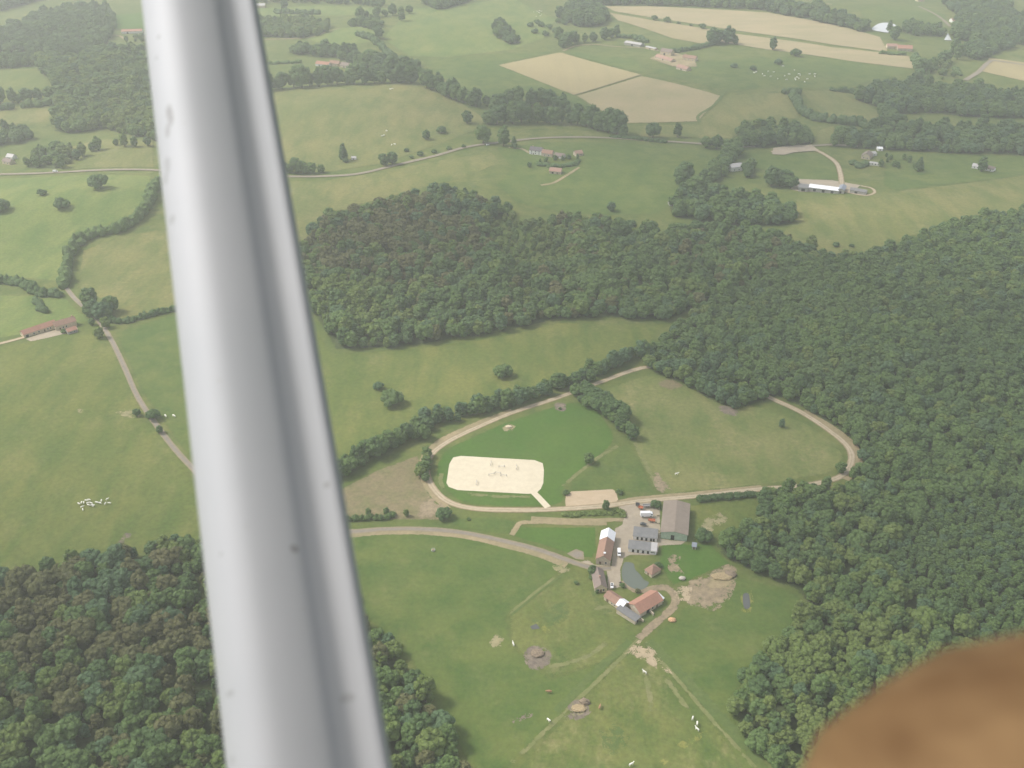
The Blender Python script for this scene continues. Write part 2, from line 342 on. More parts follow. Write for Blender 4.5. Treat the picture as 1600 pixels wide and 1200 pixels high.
S('paddock', [(686, 752), (684, 725), (700, 702), (745, 680), (800, 657), (890, 630), (930, 640), (952, 668), (958, 690), (930, 718), (895, 745), (880, 765), (870, 788), (760, 790), (715, 780)], M['lush'], L0, 'lush bright green paddock around the white sand arena', 'paddock', 3, grid=10, smooth=True)
S('paddock', [(895, 748), (930, 722), (960, 698), (985, 695), (1005, 730), (1022, 770), (965, 768), (890, 765)], M['mid'], L0, 'small green paddock between the arena and the big paddock', 'paddock', 3, grid=8)
S('paddock', [(940, 610), (1020, 583), (1100, 615), (1200, 640), (1260, 662), (1305, 692), (1318, 715), (1300, 738), (1200, 756), (1040, 772), (1020, 755), (1000, 720), (990, 695), (1005, 660), (960, 630)], M['palepaddock'], L0, 'large pale worn paddock inside the sandy oval track', 'paddock', 3, grid=10)
S('field', [(525, 768), (590, 735), (652, 712), (664, 745), (672, 775), (690, 800), (690, 812), (600, 812), (520, 812)], M['scrub'], L0, 'triangular brown rough field beside the oval track', 'field', 3, grid=8)
S('pasture', [(700, 812), (780, 806), (800, 815), (798, 836), (720, 826)], M['mid'], L1, 'narrow grass verge between the oval track and the lane', 'grass verge', 2, grid=6)
S('pasture', [(812, 824), (930, 824), (932, 860), (925, 872), (900, 868), (860, 855), (803, 838)], M['lush'], L1, 'small green plot left of the long brown roofed barn', 'grass plot', 2, grid=6)
S('pasture', [(1078, 790), (1180, 775), (1185, 800), (1180, 825), (1130, 832), (1080, 845)], M['olive'], L0, 'dry grass strip right of the big grey brown barn', 'grass plot', 3, grid=8)
S('pasture', [(1035, 850), (1110, 850), (1140, 880), (1075, 908), (1050, 915), (1030, 880)], M['lush'], L0, 'lush grass right of the pond and stables', 'grass plot', 3, grid=8)
# ---- far fields
S('wheat_field', [(778, 102), (875, 82), (1002, 117), (897, 149)], M['wheat'], L1, 'golden wheat field, the left of the two joined crop fields', 'field', 3, grid=20)
S('crop_field', [(901, 150), (1003, 119), (1126, 150), (1090, 190), (975, 193)], M['patchy'], L1, 'patchy tan and green crop field right of the wheat', 'field', 3, grid=20)
S('hay_field', [(945, 10), (1010, 10), (1200, 20), (1300, 38), (1375, 58), (1388, 82), (1300, 70), (1150, 48), (1020, 28), (960, 18)], M['stubble'], L1, 'long tan hay field below the top wood', 'field', 3, grid=26)
S('hay_field', [(952, 20), (1020, 32), (1120, 48), (1105, 70), (1050, 60), (965, 32)], M['patchy'], L1, 'narrow patchy tan field beneath the row of round trees', 'field', 3, grid=26)
S('hay_field', [(1125, 50), (1300, 74), (1390, 84), (1420, 88), (1430, 108), (1330, 96), (1200, 78), (1125, 66)], M['stubble'], L1, 'lower tan hay strip running to the far right house', 'field', 3, grid=26)
S('hay_field', [(1545, 90), (1660, 105), (1660, 140), (1535, 112)], M['wheat'], L1, 'tan field at the far right beside the road junction', 'field', 3, grid=26)
S('hay_field', [(585, 90), (620, 95), (655, 108), (650, 118), (620, 118), (600, 103)], M['stubble'], L1, 'small tan field among the trees of the far left farm', 'field', 3, grid=20)
S('pasture', [(985, 197), (1088, 194), (1130, 152), (1170, 146), (1232, 146), (1250, 185), (1165, 188), (1145, 216), (1000, 214)], M['dry'], L0, 'pale yellowish field below the crop fields', 'pasture', 4, grid=20)
S('pasture', [(1252, 142), (1330, 142), (1375, 178), (1372, 188), (1285, 184)], M['dry'], L0, 'pale yellowish field left of the upper right wood', 'pasture', 4, grid=20)
S('pasture', [(660, 95), (775, 84), (870, 80), (780, 102), (895, 148), (960, 190), (870, 160), (760, 165), (720, 145)], M['mid'], L0, 'green pasture left of the wheat field', 'pasture', 4, grid=24)
S('pasture', [(640, 15), (800, -5), (870, 30), (850, 60), (800, 78), (700, 90), (640, 88), (600, 60)], M['light'], L0, 'sunlit green hillside at the top of the view', 'pasture', 4, grid=26)
S('pasture', [(400, 14), (500, 8), (640, 14), (600, 22), (520, 25), (400, 25)], M['light'], L0, 'sunlit pale green strip at the top beside the strut', 'pasture', 4, grid=26)
S('pasture', [(485, 50), (560, 42), (590, 52), (585, 66), (520, 75), (480, 62)], M['light'], L1, 'small bright green rise above the far left farm', 'pasture', 4, grid=20)
S('pasture', [(1150, 238), (1220, 240), (1300, 240), (1312, 280), (1250, 282), (1180, 262)], M['mid'], L0, 'green field between the gravel pad and the white roofed barn', 'pasture', 4, grid=16)
S('pasture', [(1245, 308), (1400, 300), (1640, 268), (1640, 320), (1480, 350), (1350, 395), (1300, 398), (1215, 372), (1240, 345)], M['dry'], L0, 'wide yellowish pasture below the white roofed barn', 'pasture', 4, grid=18)
S('pasture', [(1385, 238), (1640, 246), (1640, 268), (1400, 298), (1380, 290)], M['mid'], L0, 'green pasture around the two tiny far right cottages', 'pasture', 4, grid=18)
S('pasture', [(1150, 90), (1300, 90), (1430, 112), (1350, 130), (1330, 140), (1130, 142), (1010, 112), (1090, 100)], M['mid'], L0, 'green pasture with the large scattered white herd', 'pasture', 4, grid=24)
S('pasture', [(880, 78), (990, 92), (1010, 108), (1010, 116), (880, 82)], M['mid'], L0, 'green strip above the wheat field', 'pasture', 4, grid=24)
S('pasture', [(-90, 110), (60, 108), (85, 140), (70, 155), (-90, 168)], M['olive'], L0, 'olive pasture left of the upper left wood', 'pasture', 4, grid=20)
S('pasture', [(-90, 175), (60, 165), (85, 172), (80, 190), (-90, 200)], M['dry'], L0, 'dry pasture strip left of the upper left wood', 'pasture', 4, grid=20)
S('pasture', [(110, 230), (160, 218), (240, 222), (240, 262), (100, 266)], M['dry'], L0, 'dry rounded pasture just above the road on the left', 'pasture', 4, grid=16)
S('pasture', [(165, 25), (220, 20), (340, 15), (340, 45), (180, 45)], M['lush'], L0, 'deep green field at the top left beside the strut', 'field', 4, grid=24)
S('pasture', [(1340, 12), (1440, 8), (1480, 25), (1470, 42), (1430, 40), (1350, 30)], M['mid'], L0, 'green field beyond the white pond', 'pasture', 4, grid=26)

# ---- roads and tracks
ribbon('road', [(-60, 276), (0, 273), (90, 270), (235, 266), (330, 272), (440, 276), (500, 276), (560, 272), (620, 258), (680, 244), (730, 230), (790, 222), (850, 216), (920, 215), (1000, 219), (1080, 224), (1140, 229), (1180, 230)], 7, M['asphalt'], L3, 'grey country road crossing the upper fields', 'road')
ribbon('road', [(1270, 228), (1300, 227), (1340, 229)], 7, M['asphalt'], L3, 'short stretch of grey road behind the gravel pad', 'road')
ribbon('road', [(1655, 110), (1560, 96), (1545, 98), (1530, 112), (1508, 126)], 9, M['asphalt'], L3, 'grey road junction at the far right edge', 'road')
ribbon('lane', [(98, 440), (105, 452), (120, 470), (150, 497), (172, 528), (195, 575), (215, 620), (245, 665), (285, 715), (340, 765), (430, 812), (530, 830), (600, 827), (660, 827), (720, 832), (780, 844), (840, 859), (900, 880), (930, 888), (955, 888)], 4.6, M['asphalt'], L3, 'narrow grey lane curving down to the farm', 'lane')
ribbon('verge', [(430, 818), (530, 835), (600, 832), (660, 832), (720, 837), (780, 850), (840, 866), (885, 884)], 5, M['verge'], L1, 'bare sandy verge along the lower side of the lane', 'verge')
ribbon('track', [(860, 796), (805, 797), (745, 795), (705, 786), (680, 767), (667, 740), (673, 712), (700, 690), (745, 668), (800, 645), (870, 622), (930, 600), (1017, 573), (1100, 590), (1170, 608), (1215, 627), (1255, 646), (1300, 676), (1326, 700), (1330, 722), (1312, 745), (1260, 758), (1180, 765), (1090, 775), (1000, 783), (940, 791)], 5.2, M['track'], L3, 'pale sandy oval gallop track round the paddocks', 'track', closed=True, edge=.18)
ribbon('verge', [(700, 795), (676, 772), (660, 742), (664, 712), (690, 688), (740, 664), (800, 641)], 5, M['verge'], L1, 'bare verge outside the left bend of the oval track', 'verge')
ribbon('verge', [(1255, 642), (1305, 672), (1334, 698), (1340, 725), (1322, 750)], 6, M['verge'], L1, 'bare verge outside the right bend of the oval track', 'verge')
ribbon('verge', [(965, 784), (1000, 778), (1090, 770), (1190, 760)], 3, M['verge'], L2, 'dry strip above the sandy track near the barn', 'verge')
ribbon('path', [(832, 768), (842, 778), (856, 793)], 4.5, M['sand'], L4, 'short white sand path leaving the arena', 'path', edge=.15)
ribbon('track', [(948, 818), (900, 818), (850, 816), (815, 817), (806, 826), (799, 836)], 4, M['verge'], L2, 'brown dry ditch track bending round the small green plot', 'track')
ribbon('track', [(976, 812), (900, 813), (830, 810)], 4, M['verge'], L1, 'brown strip of bare ground below the green bank', 'track')
ribbon('track', [(972, 908), (985, 919), (1005, 923), (1030, 918), (1044, 920), (1055, 932), (1054, 946), (1038, 962), (1015, 982), (998, 998)], 5, M['dirt'], L2, 'sandy farm track curling round the red roofed barn', 'track')
ribbon('track', [(998, 1000), (950, 1048), (880, 1115), (800, 1192)], 2.6, M['trail'], L2, 'faint pale diagonal path running to the lower left', 'path', edge=.4)
ribbon('track', [(1004, 1004), (1050, 1052), (1100, 1110), (1180, 1200)], 2.4, M['trail'], L2, 'faint pale diagonal path running to the lower right', 'path', edge=.4)
ribbon('hedge_bank', [(1012, 1002), (1060, 1050), (1120, 1115), (1190, 1190)], 8, M['darkgrass'], L1, 'dark rank grass bank beside the lower right path', 'grass bank', edge=.4)
ribbon('hedge_bank', [(985, 1002), (930, 1050), (870, 1112)], 5, M['darkgrass'], L1, 'dark rank grass bank beside the lower left path', 'grass bank', edge=.4)
ribbon('track', [(795, 960), (835, 927), (878, 894)], 2.2, M['trail'], L2, 'pale straight path between the smooth pasture and worn paddock', 'path', edge=.3)
ribbon('hedge_bank', [(798, 962), (838, 929), (880, 897)], 1.6, M['darkgrass'], L3, 'thin dark grass line along the straight pale path', 'grass bank', edge=.3)
ribbon('track', [(880, 760), (900, 742), (935, 715), (965, 697)], 3, M['trail'], L2, 'pale worn line dividing the two green paddocks', 'path', edge=.4)
ribbon('track', [(992, 692), (1008, 722), (1020, 748), (1032, 770)], 3, M['trail'], L2, 'pale path along the left side of the worn paddock', 'path', edge=.4)
ribbon('track', [(1205, 238), (1240, 237), (1270, 235), (1290, 243), (1307, 256), (1313, 272), (1315, 288)], 7, M['track'], L3, 'sandy drive bending down to the white roofed barn', 'drive')
ribbon('track', [(1320, 300), (1350, 306), (1366, 302), (1362, 295), (1345, 291)], 4, M['track'], L3, 'pale looping drive right of the long grey shed', 'drive')
ribbon('track', [(845, 290), (865, 286), (883, 276), (905, 262)], 4, M['verge'], L2, 'pale track beside the pink roofed barn', 'track')
ribbon('track', [(795, 231), (815, 233), (828, 240)], 4, M['verge'], L2, 'pale drive to the white house', 'drive')
ribbon('track', [(-60, 552), (0, 537), (20, 532), (38, 527)], 5, M['track'], L2, 'pale drive reaching the long stone house from the left', 'drive')
ribbon('track', [(880, 80), (900, 72), (930, 70), (960, 73), (1010, 76), (1030, 80)], 5, M['verge'], L2, 'pale farm track above the wheat field', 'track')
ribbon('track', [(410, 62), (450, 61), (490, 58), (510, 50), (530, 45)], 5, M['verge'], L2, 'pale track along the foot of the far copse', 'track')
ribbon('track', [(130, 60), (160, 56), (185, 56), (195, 62)], 5, M['verge'], L2, 'pale track beside the dark upper left copse', 'track')
ribbon('track', [(1435, 10), (1465, 25), (1485, 42)], 6, M['asphalt'], L2, 'thin grey lane at the upper right', 'lane')
ribbon('track', [(1240, 8), (1270, 6), (1300, 7)], 7, M['track'], L2, 'pale drive at the top edge', 'drive')
ribbon('field_edge', [(897, 149), (950, 133), (1002, 117)], 2.5, M['scrub'], L2, 'brown line between the wheat and the patchy crop', 'field edge')
ribbon('field_edge', [(1135, 140), (1118, 163), (1095, 178), (1090, 185), (1094, 192)], 5, M['darkgrass'], L2, 'dark green bending strip at the end of the patchy crop', 'field edge')

S('scrub', DIP, M['mid'], L4, 'pale grassy dip inside the middle wood', 'scrub', 4, grid=9)
for pp, lab in (([(858, 1041), (895, 1034), (925, 1021), (948, 1004)], 'faint pale animal trail right of the round mud patch'), ([(1006, 1042), (1014, 1080), (1017, 1112)], 'faint pale animal trail down the bottom pasture'), ([(1040, 1060), (1058, 1085), (1076, 1112)], 'faint pale animal trail below the tan bare triangle'),
                ([(730, 772), (780, 776), (828, 776)], 'worn line between the arena and the oval track'), ([(690, 740), (688, 752), (694, 764)], 'worn line left of the white arena'),
                ([(925, 955), (945, 948), (975, 955)], 'worn strip below the long low shed')):
    ribbon('trail', pp, 3.0, M['trail'], L3, lab, 'trail', edge=.4)
# ---- arenas, yards and bare patches
def rrect(pts): return pts
S('riding_arena', [(699, 745), (702, 725), (708, 715), (720, 712.5), (780, 716), (835, 719), (848, 724), (850, 735), (849, 755), (845, 764), (838, 771), (825, 772), (770, 769), (715, 766), (701, 761), (697.5, 755)], M['sand'], L3, 'white sand riding arena with rounded corners', 'riding arena', 1.2, grid=8)
S('riding_arena', [(883, 782), (884, 773), (893, 768), (930, 766), (957, 764.5), (962, 768), (966, 780), (968, 790), (920, 793), (884, 793)], M['tan'], L2, 'smaller tan sand arena beside the farm track', 'riding arena', 1.2, grid=6)
S('farmyard', [(966, 792), (1000, 783), (1031, 782), (1032, 842), (1072, 846), (1064, 851), (1030, 853), (1027, 868), (985, 867), (975, 872), (970, 890), (970, 908), (976, 916), (950, 922), (948, 892), (925, 890), (905, 879), (918, 874), (928, 882), (955, 884), (958, 860), (961, 826), (972, 820), (975, 808)], M['gravel'], L2, 'pale gravel farmyard between the barns', 'farmyard', 1.5, grid=6)
S('yard', [(885, 865), (900, 858), (912, 862), (913, 875), (900, 874)], M['asphalt'], L4, 'small grey parking pad beside the lane', 'parking pad', 1.0, grid=5)
S('yard', [(1208, 232), (1240, 228), (1268, 227), (1280, 236), (1240, 239), (1225, 243), (1206, 242)], M['gravel'], L4, 'pale gravel pad at the head of the sandy drive', 'gravel pad', 2, grid=10)
S('yard', [(1235, 296), (1243, 280), (1300, 282), (1345, 290), (1330, 302), (1310, 300), (1250, 300)], M['gravel'], L2, 'pink gravel yard behind the white roofed barn', 'yard', 2, grid=10)
S('yard', [(1015, 92), (1040, 78), (1085, 92), (1090, 105), (1050, 104)], M['verge'], L2, 'pale yard between the houses of the far farm', 'yard', 3, grid=14)
S('yard', [(40, 530), (70, 519), (120, 508), (122, 517), (80, 527), (48, 534)], M['gravel'], L2, 'pale terrace in front of the long stone house', 'yard', 1.5, grid=6)
S('yard', [(1268, 228), (1280, 205), (1305, 195), (1300, 225)], M['dry'], L4, 'sunny sandy clearing between the two upper woods', 'clearing', 4, grid=10)
S('bare_ground', [(998, 1000), (1013, 1004), (1032, 1028), (1052, 1054), (1042, 1056), (1018, 1040), (1000, 1030), (975, 1022)], M['softtan'], L3, 'tan bare triangle where the lower paths meet', 'bare ground', 3, grid=5)
S('bare_ground', [(1056, 926), (1066, 914), (1100, 897), (1136, 882), (1150, 888), (1151, 905), (1146, 925), (1135, 942), (1115, 955), (1098, 950), (1078, 946), (1066, 942)], M['dirt'], L2, 'large trampled tan patch right of the red roofed barn', 'bare ground', 4, grid=5, smooth=True)
S('bare_ground', [(1052, 922), (1068, 914), (1082, 918), (1078, 935), (1072, 950), (1064, 946), (1058, 934)], M['softtan'], L3, 'pale sandy gateway before the trampled patch', 'bare ground', 3, grid=4)
S('muck_heap', [(1105, 910), (1128, 893), (1143, 896), (1146, 908), (1138, 918), (1122, 920), (1108, 918)], M['verge'], L4, 'orange straw spread on the trampled patch', 'straw', 3, grid=4, smooth=True)
S('mud_patch', [(818, 1020), (828, 1011), (842, 1009), (856, 1014), (862, 1028), (856, 1040), (842, 1047), (828, 1045), (820, 1034)], M['mud'], L3, 'round dark trampled patch in the worn paddock', 'mud patch', 3, grid=4, smooth=True)
S('mud_patch', [(882, 1112), (892, 1098), (908, 1092), (922, 1097), (926, 1108), (916, 1120), (898, 1126), (884, 1122)], M['mud'], L3, 'oval dark ring of mud round the hay in the lowest pasture', 'mud patch', 3, grid=4, smooth=True)
S('straw_patch', [(890, 1110), (898, 1101), (912, 1100), (918, 1107), (910, 1116), (896, 1119)], M['paledirt'], L4, 'pale straw in the middle of the oval mud ring', 'straw', 2, grid=3, smooth=True)
S('mud_patch', [(800, 1126), (815, 1116), (832, 1115), (828, 1122), (808, 1132)], M['mud'], L3, 'grey mud smear left of the diagonal path', 'mud patch', 3, grid=4, smooth=True)
S('mud_patch', [(866, 632), (876, 629), (886, 634), (882, 642), (870, 642)], M['mud'], L3, 'dark mud circle at the top of the lush paddock', 'mud patch', 2, grid=4, smooth=True)
S('mud_patch', [(1122, 637), (1132, 634), (1150, 640), (1155, 648), (1142, 650), (1126, 644)], M['mud'], L3, 'dark mud hollow at the wood edge in the big paddock', 'mud patch', 2, grid=4, smooth=True)
S('bare_ground', [(655, 792), (670, 775), (690, 785), (700, 800), (685, 812), (650, 811)], M['dirt'], L2, 'bare earth at the left bend of the track', 'bare ground', 3, grid=4)
S('bare_ground', [(784, 668), (795, 662), (806, 666), (800, 674), (788, 674)], M['paledirt'], L3, 'small pale sand heap patch in the lush paddock', 'bare ground', 2, grid=3)
S('bare_ground', [(1018, 740), (1030, 738), (1050, 765), (1036, 772), (1026, 770)], M['dirt'], L3, 'bare corner at the lower left of the worn paddock', 'bare ground', 2.5, grid=4)
S('bare_ground', [(862, 884), (880, 880), (892, 890), (884, 897), (868, 894)], M['paledirt'], L3, 'pale worn gateway below the lane', 'bare ground', 3, grid=4)
S('bare_ground', [(764, 1004), (775, 990), (788, 998), (784, 1010), (770, 1012)], M['paledirt'], L3, 'small star shaped bare patch in the smooth pasture', 'bare ground', 3, grid=3)
S('bare_ground', [(1100, 812), (1125, 800), (1140, 812), (1110, 832), (1092, 830)], M['paledirt'], L3, 'sandy bare patch right of the big barn', 'bare ground', 4, grid=4)
S('bare_ground', [(1040, 875), (1052, 866), (1064, 870), (1060, 885), (1070, 897), (1055, 900), (1044, 890)], M['dirt'], L3, 'curved bare patch in the lush grass right of the pond', 'bare ground', 3, grid=4)
S('bare_ground', [(180, 645), (200, 635), (222, 648), (215, 655), (190, 650)], M['paledirt'], L3, 'worn pale hollow beside the grey lane', 'bare ground', 4, grid=5)
S('bare_ground', [(118, 642), (126, 638), (132, 642), (126, 646)], M['paledirt'], L3, 'tiny bare spot in the olive pasture', 'bare ground', 2, grid=4)
S('bare_ground', [(182, 850), (196, 833), (206, 834), (200, 848)], M['mud'], L3, 'grey worn patch at the edge of the lower left wood', 'bare ground', 4, grid=5)
S('bare_ground', [(1046, 590), (1025, 600), (1045, 610), (1072, 605)], M['scrub'], L3, 'brownish rough patch at the top of the worn paddock', 'rough grass', 5, grid=5)
S('yellow_grass', [(1056, 1165), (1075, 1150), (1105, 1142), (1100, 1152), (1070, 1170)], M['yellowgrass'], L2, 'yellow weedy streak low on the bottom pasture', 'weeds', 3, grid=4)
S('yellow_grass', [(1020, 1195), (1040, 1184), (1045, 1190), (1028, 1203)], M['yellowgrass'], L2, 'small yellow weedy patch at the bottom edge', 'weeds', 3, grid=4)
S('yellow_grass', [(1156, 938), (1160, 922), (1174, 922), (1178, 940), (1172, 958), (1158, 956)], M['yellowgrass'], L2, 'yellow reeds round the small dark pool', 'weeds', 3, grid=3)
S('yellow_grass', [(838, 972), (850, 975), (862, 988), (850, 990), (838, 982)], M['yellowgrass'], L2, 'yellow weeds beside the dark grassy hollow', 'weeds', 3, grid=3)
S('dark_grass', [(830, 970), (845, 958), (880, 940), (890, 955), (885, 968), (865, 978), (845, 975)], M['darkgrass'], L1, 'dark grassy hollow in the worn paddock', 'rank grass', 5, grid=5, smooth=True)
S('dark_grass', [(925, 900), (938, 908), (936, 930), (945, 945), (960, 955), (945, 958), (928, 940), (922, 920)], M['darkgrass'], L2, 'dark grass strip behind the lower farmhouse', 'rank grass', 3, grid=4)
S('dark_grass', [(935, 1140), (960, 1130), (985, 1150), (975, 1180), (945, 1180)], M['darkgrass'], L1, 'dark lush circle low on the bottom pasture', 'rank grass', 8, grid=5)
S('dark_grass', [(1000, 962), (1035, 943), (1036, 955), (1018, 970), (1004, 976)], M['darkgrass'], L1, 'dark enclosed grass before the red roofed barn', 'rank grass', 1.5, grid=3)

# ---- water
def water(name, col, rough):
    m, nt, b = mat(name); b.inputs['Base Color'].default_value = (*col, 1); b.inputs['Roughness'].default_value = rough; b.inputs['IOR'].default_value = 1.33
    bp = N(nt, 'ShaderNodeBump'); bp.inputs['Strength'].default_value = .15; nt.links.new(noise_n(nt, world_pos(nt), 1.2, 3), bp.inputs['Height']); nt.links.new(bp.outputs[0], b.inputs['Normal'])
    return m
M_pond = water('pond_water', (.125, .145, .12), .12); M_pool = water('dark_pool_water', (.10, .105, .10), .15); M_far = water('sky_reflecting_tint_water', (.55, .57, .58), .1)  # far ponds: the sky's reflection is put into the pale base colour
z2 = lambda L: [(900 + x / 8, 860 + y / 8) for x, y in L]
S('pond', z2([(600, 160), (660, 150), (720, 170), (740, 240), (800, 300), (850, 370), (910, 400), (870, 470), (800, 495), (740, 488), (650, 440), (590, 380), (570, 280)]), M_pond, L3, 'grey green pond in the middle of the farmyard', 'pond', 1, grid=4, smooth=True)
S('pond', [(1161, 930), (1165, 927), (1170, 929), (1172, 940), (1171, 950), (1164, 951), (1161, 943)], M_pool, L3, 'small dark oval pool in the right hand pasture', 'pool', 1, grid=3, smooth=True)
S('pond', [(1362, 46), (1372, 38), (1385, 36), (1398, 39), (1402, 47), (1396, 52), (1375, 50)], M_far, L3, 'bright white pond beyond the long tan field', 'pond', 2, grid=14, smooth=True)
S('pond', [(1475, 63), (1481, 52), (1485, 60), (1487, 64)], M_far, L3, 'tiny bright pond among the far right trees', 'pond', 2, grid=10)
S('pond', [(828, 979), (838, 975), (844, 982), (832, 984)], M_pool, L3, 'tiny grey puddle in the worn paddock', 'puddle', 1, grid=3)

# ---------------------------------------------------------------- trees
def ico(sub):
    bm = bmesh.new(); bmesh.ops.create_icosphere(bm, subdivisions=sub, radius=1)
    v = np.array([p.co[:] for p in bm.verts]); f = [tuple(q.index for q in p.verts) for p in bm.faces]; bm.free(); return v, f
def lobe_template(sub, seed, amp):
    v, f = ico(sub); out = []
    for p in v:
        d = 1 + amp * noise.noise(Vector(p * 1.7 + seed * 3.1)) + amp * .7 * noise.noise(Vector(p * 4.3 + seed))
        out.append(p * d)
    return np.array(out), f
LOBES = [lobe_template(2, s, .34) for s in range(5)]
LOBES1 = [lobe_template(1, s, .34) for s in range(5)]
def add_tufts(mb, centres, normals, size, r):
    for c, n in zip(centres, normals):
        t = np.cross(n, r.normal(size=3)); t /= np.linalg.norm(t) + 1e-9; b = np.cross(n, t)
        t2 = t * math.cos(.6) + n * math.sin(.6) * r.uniform(-1, 1); s = size * r.uniform(.6, 1.3)
        mb.add([c - t2 * s * .5, c + b * s * .35 + n * s * .25, c + t2 * s * .5, c - b * s * .35], [(0, 1, 2, 3)])
def crown_mb(shape, seed):
    r = np.random.default_rng(seed); mb = MB()
    if shape == 'round': rad, zc, hz, n, lr = 4.7, 6.9, 5.4, 38, (1.3, 2.1)
    elif shape == 'tall': rad, zc, hz, n, lr = 3.7, 7.4, 6.7, 38, (1.1, 1.8)
    elif shape == 'wide': rad, zc, hz, n, lr = 5.5, 6.2, 4.8, 42, (1.4, 2.3)
    elif shape == 'cone': rad, zc, hz, n, lr = 3.0, 7.5, 7.0, 34, (.8, 1.5)
    else: rad, zc, hz, n, lr = 4.4, 3.0, 3.0, 24, (1.2, 2.0)                # bush
    core, cf = LOBES[seed % 5]
    mb.add(core * np.array([rad * .74, rad * .74, hz * .76]) + (0, 0, zc), cf)
    for i in range(n):
        u = r.uniform(-.95, 1) if shape != 'bush' else r.uniform(-.2, 1); a = i * 2.39996 + r.uniform(-.4, .4); q = math.sqrt(max(0, 1 - u * u))
        k = r.uniform(.66, .9)
        if shape == 'cone': q = (1 - (u + 1) / 2) * 1.25 + .1; k = .85
        c = np.array([math.cos(a) * q * rad * k, math.sin(a) * q * rad * k, zc + u * hz * k])
        lv, lf = LOBES[r.integers(5)]; s = r.uniform(*lr) * (1 - .15 * u)
        ang = r.uniform(0, 6.28); Rz = np.array([[math.cos(ang), -math.sin(ang), 0], [math.sin(ang), math.cos(ang), 0], [0, 0, 1]])
        mb.add((lv @ Rz.T) * np.array([s, s, s * r.uniform(.75, 1.0)]) + c, lf)
        k = 26; d = r.normal(size=(k, 3)); d[:, 2] = np.abs(d[:, 2]) * .9 - .15; d /= np.linalg.norm(d, axis=1)[:, None]
        add_tufts(mb, c + d * s * r.uniform(.92, 1.22, (k, 1)), d, .75, r)
    return mb
def trunk_mb(shape, seed):
    r = np.random.default_rng(seed + 99); mb = MB()
    if shape == 'bush':
        for i in range(4):
            a = i * 1.6; mb.tube((0, 0, -.2), (math.cos(a) * 1.4, math.sin(a) * 1.4, 2.2), .16, .07, 6)
        return mb
    mb.tube((0, 0, -.4), (0.1, 0, 3.2), .42, .30, 9); mb.tube((.1, 0, 3.2), (0, .1, 8.5), .30, .12, 8)
    for i in range(5):
        a = i * 1.3 + r.uniform(-.3, .3); z = 3.2 + i * .7
        mb.tube((.08, 0, z), (math.cos(a) * 2.4, math.sin(a) * 2.4, z + 2.6), .16, .05, 6)
    return mb
SHAPES = {}
for shape, seeds in (('round', (1, 2, 3)), ('tall', (4, 5)), ('wide', (6,)), ('cone', (7,)), ('bush', (8, 9))):
    SHAPES[shape] = []
    for sd in seeds:
        cm = crown_mb(shape, sd).mesh('crown', LEAF['green']); tm = trunk_mb(shape, sd).mesh('trunk', BARK); cols = {}
        for k, m in LEAF.items():
            c = cm.copy(); c.materials.clear(); c.materials.append(m); cols[k] = c
        SHAPES[shape].append((cols, tm))
# prototypes for the wood masses: crown and trunk in one mesh
proto_col = bpy.data.collections.new('wood_prototypes'); PID = {}
for shape in ('round', 'tall', 'wide'):
    for j, (cols, tm) in enumerate(SHAPES[shape]):
        for k in LEAF:
            bm = bmesh.new(); bm.from_mesh(cols[k]); nf = len(bm.faces); bm.from_mesh(tm); bm.faces.ensure_lookup_table()
            for q in bm.faces[nf:]: q.material_index = 1
            me = bpy.data.meshes.new('wood_tree'); bm.to_mesh(me); bm.free(); me.materials.append(LEAF[k]); me.materials.append(BARK)
            nm = f'p{len(PID):03d}'; o = bpy.data.objects.new(nm, me); proto_col.objects.link(o); PID[(shape, j, k)] = len(PID)
def pick(shape, r): return r.integers(len(SHAPES[shape]))
def tree(name, x, y, s, shape, col, label, cat, group=None, sz=1.0, j=None, rz=None):
    j = random.randrange(len(SHAPES[shape])) if j is None else j
    cols, tm = SHAPES[shape][j]
    if name != 'woodland_tree': q = min(1, max(0, (math.hypot(x, y) - 750) / 800)); s *= 1 + .55 * q
    o = empty(name, (float(x), float(y), float(H(x, y))), random.uniform(0, 6.28) if rz is None else rz, (s, s, s * sz)); tag(o, label, cat, group)
    c = bpy.data.objects.new('crown', cols[col]); t = bpy.data.objects.new('trunk', tm)
    for q in (c, t): C.objects.link(q); q.parent = o
    return o

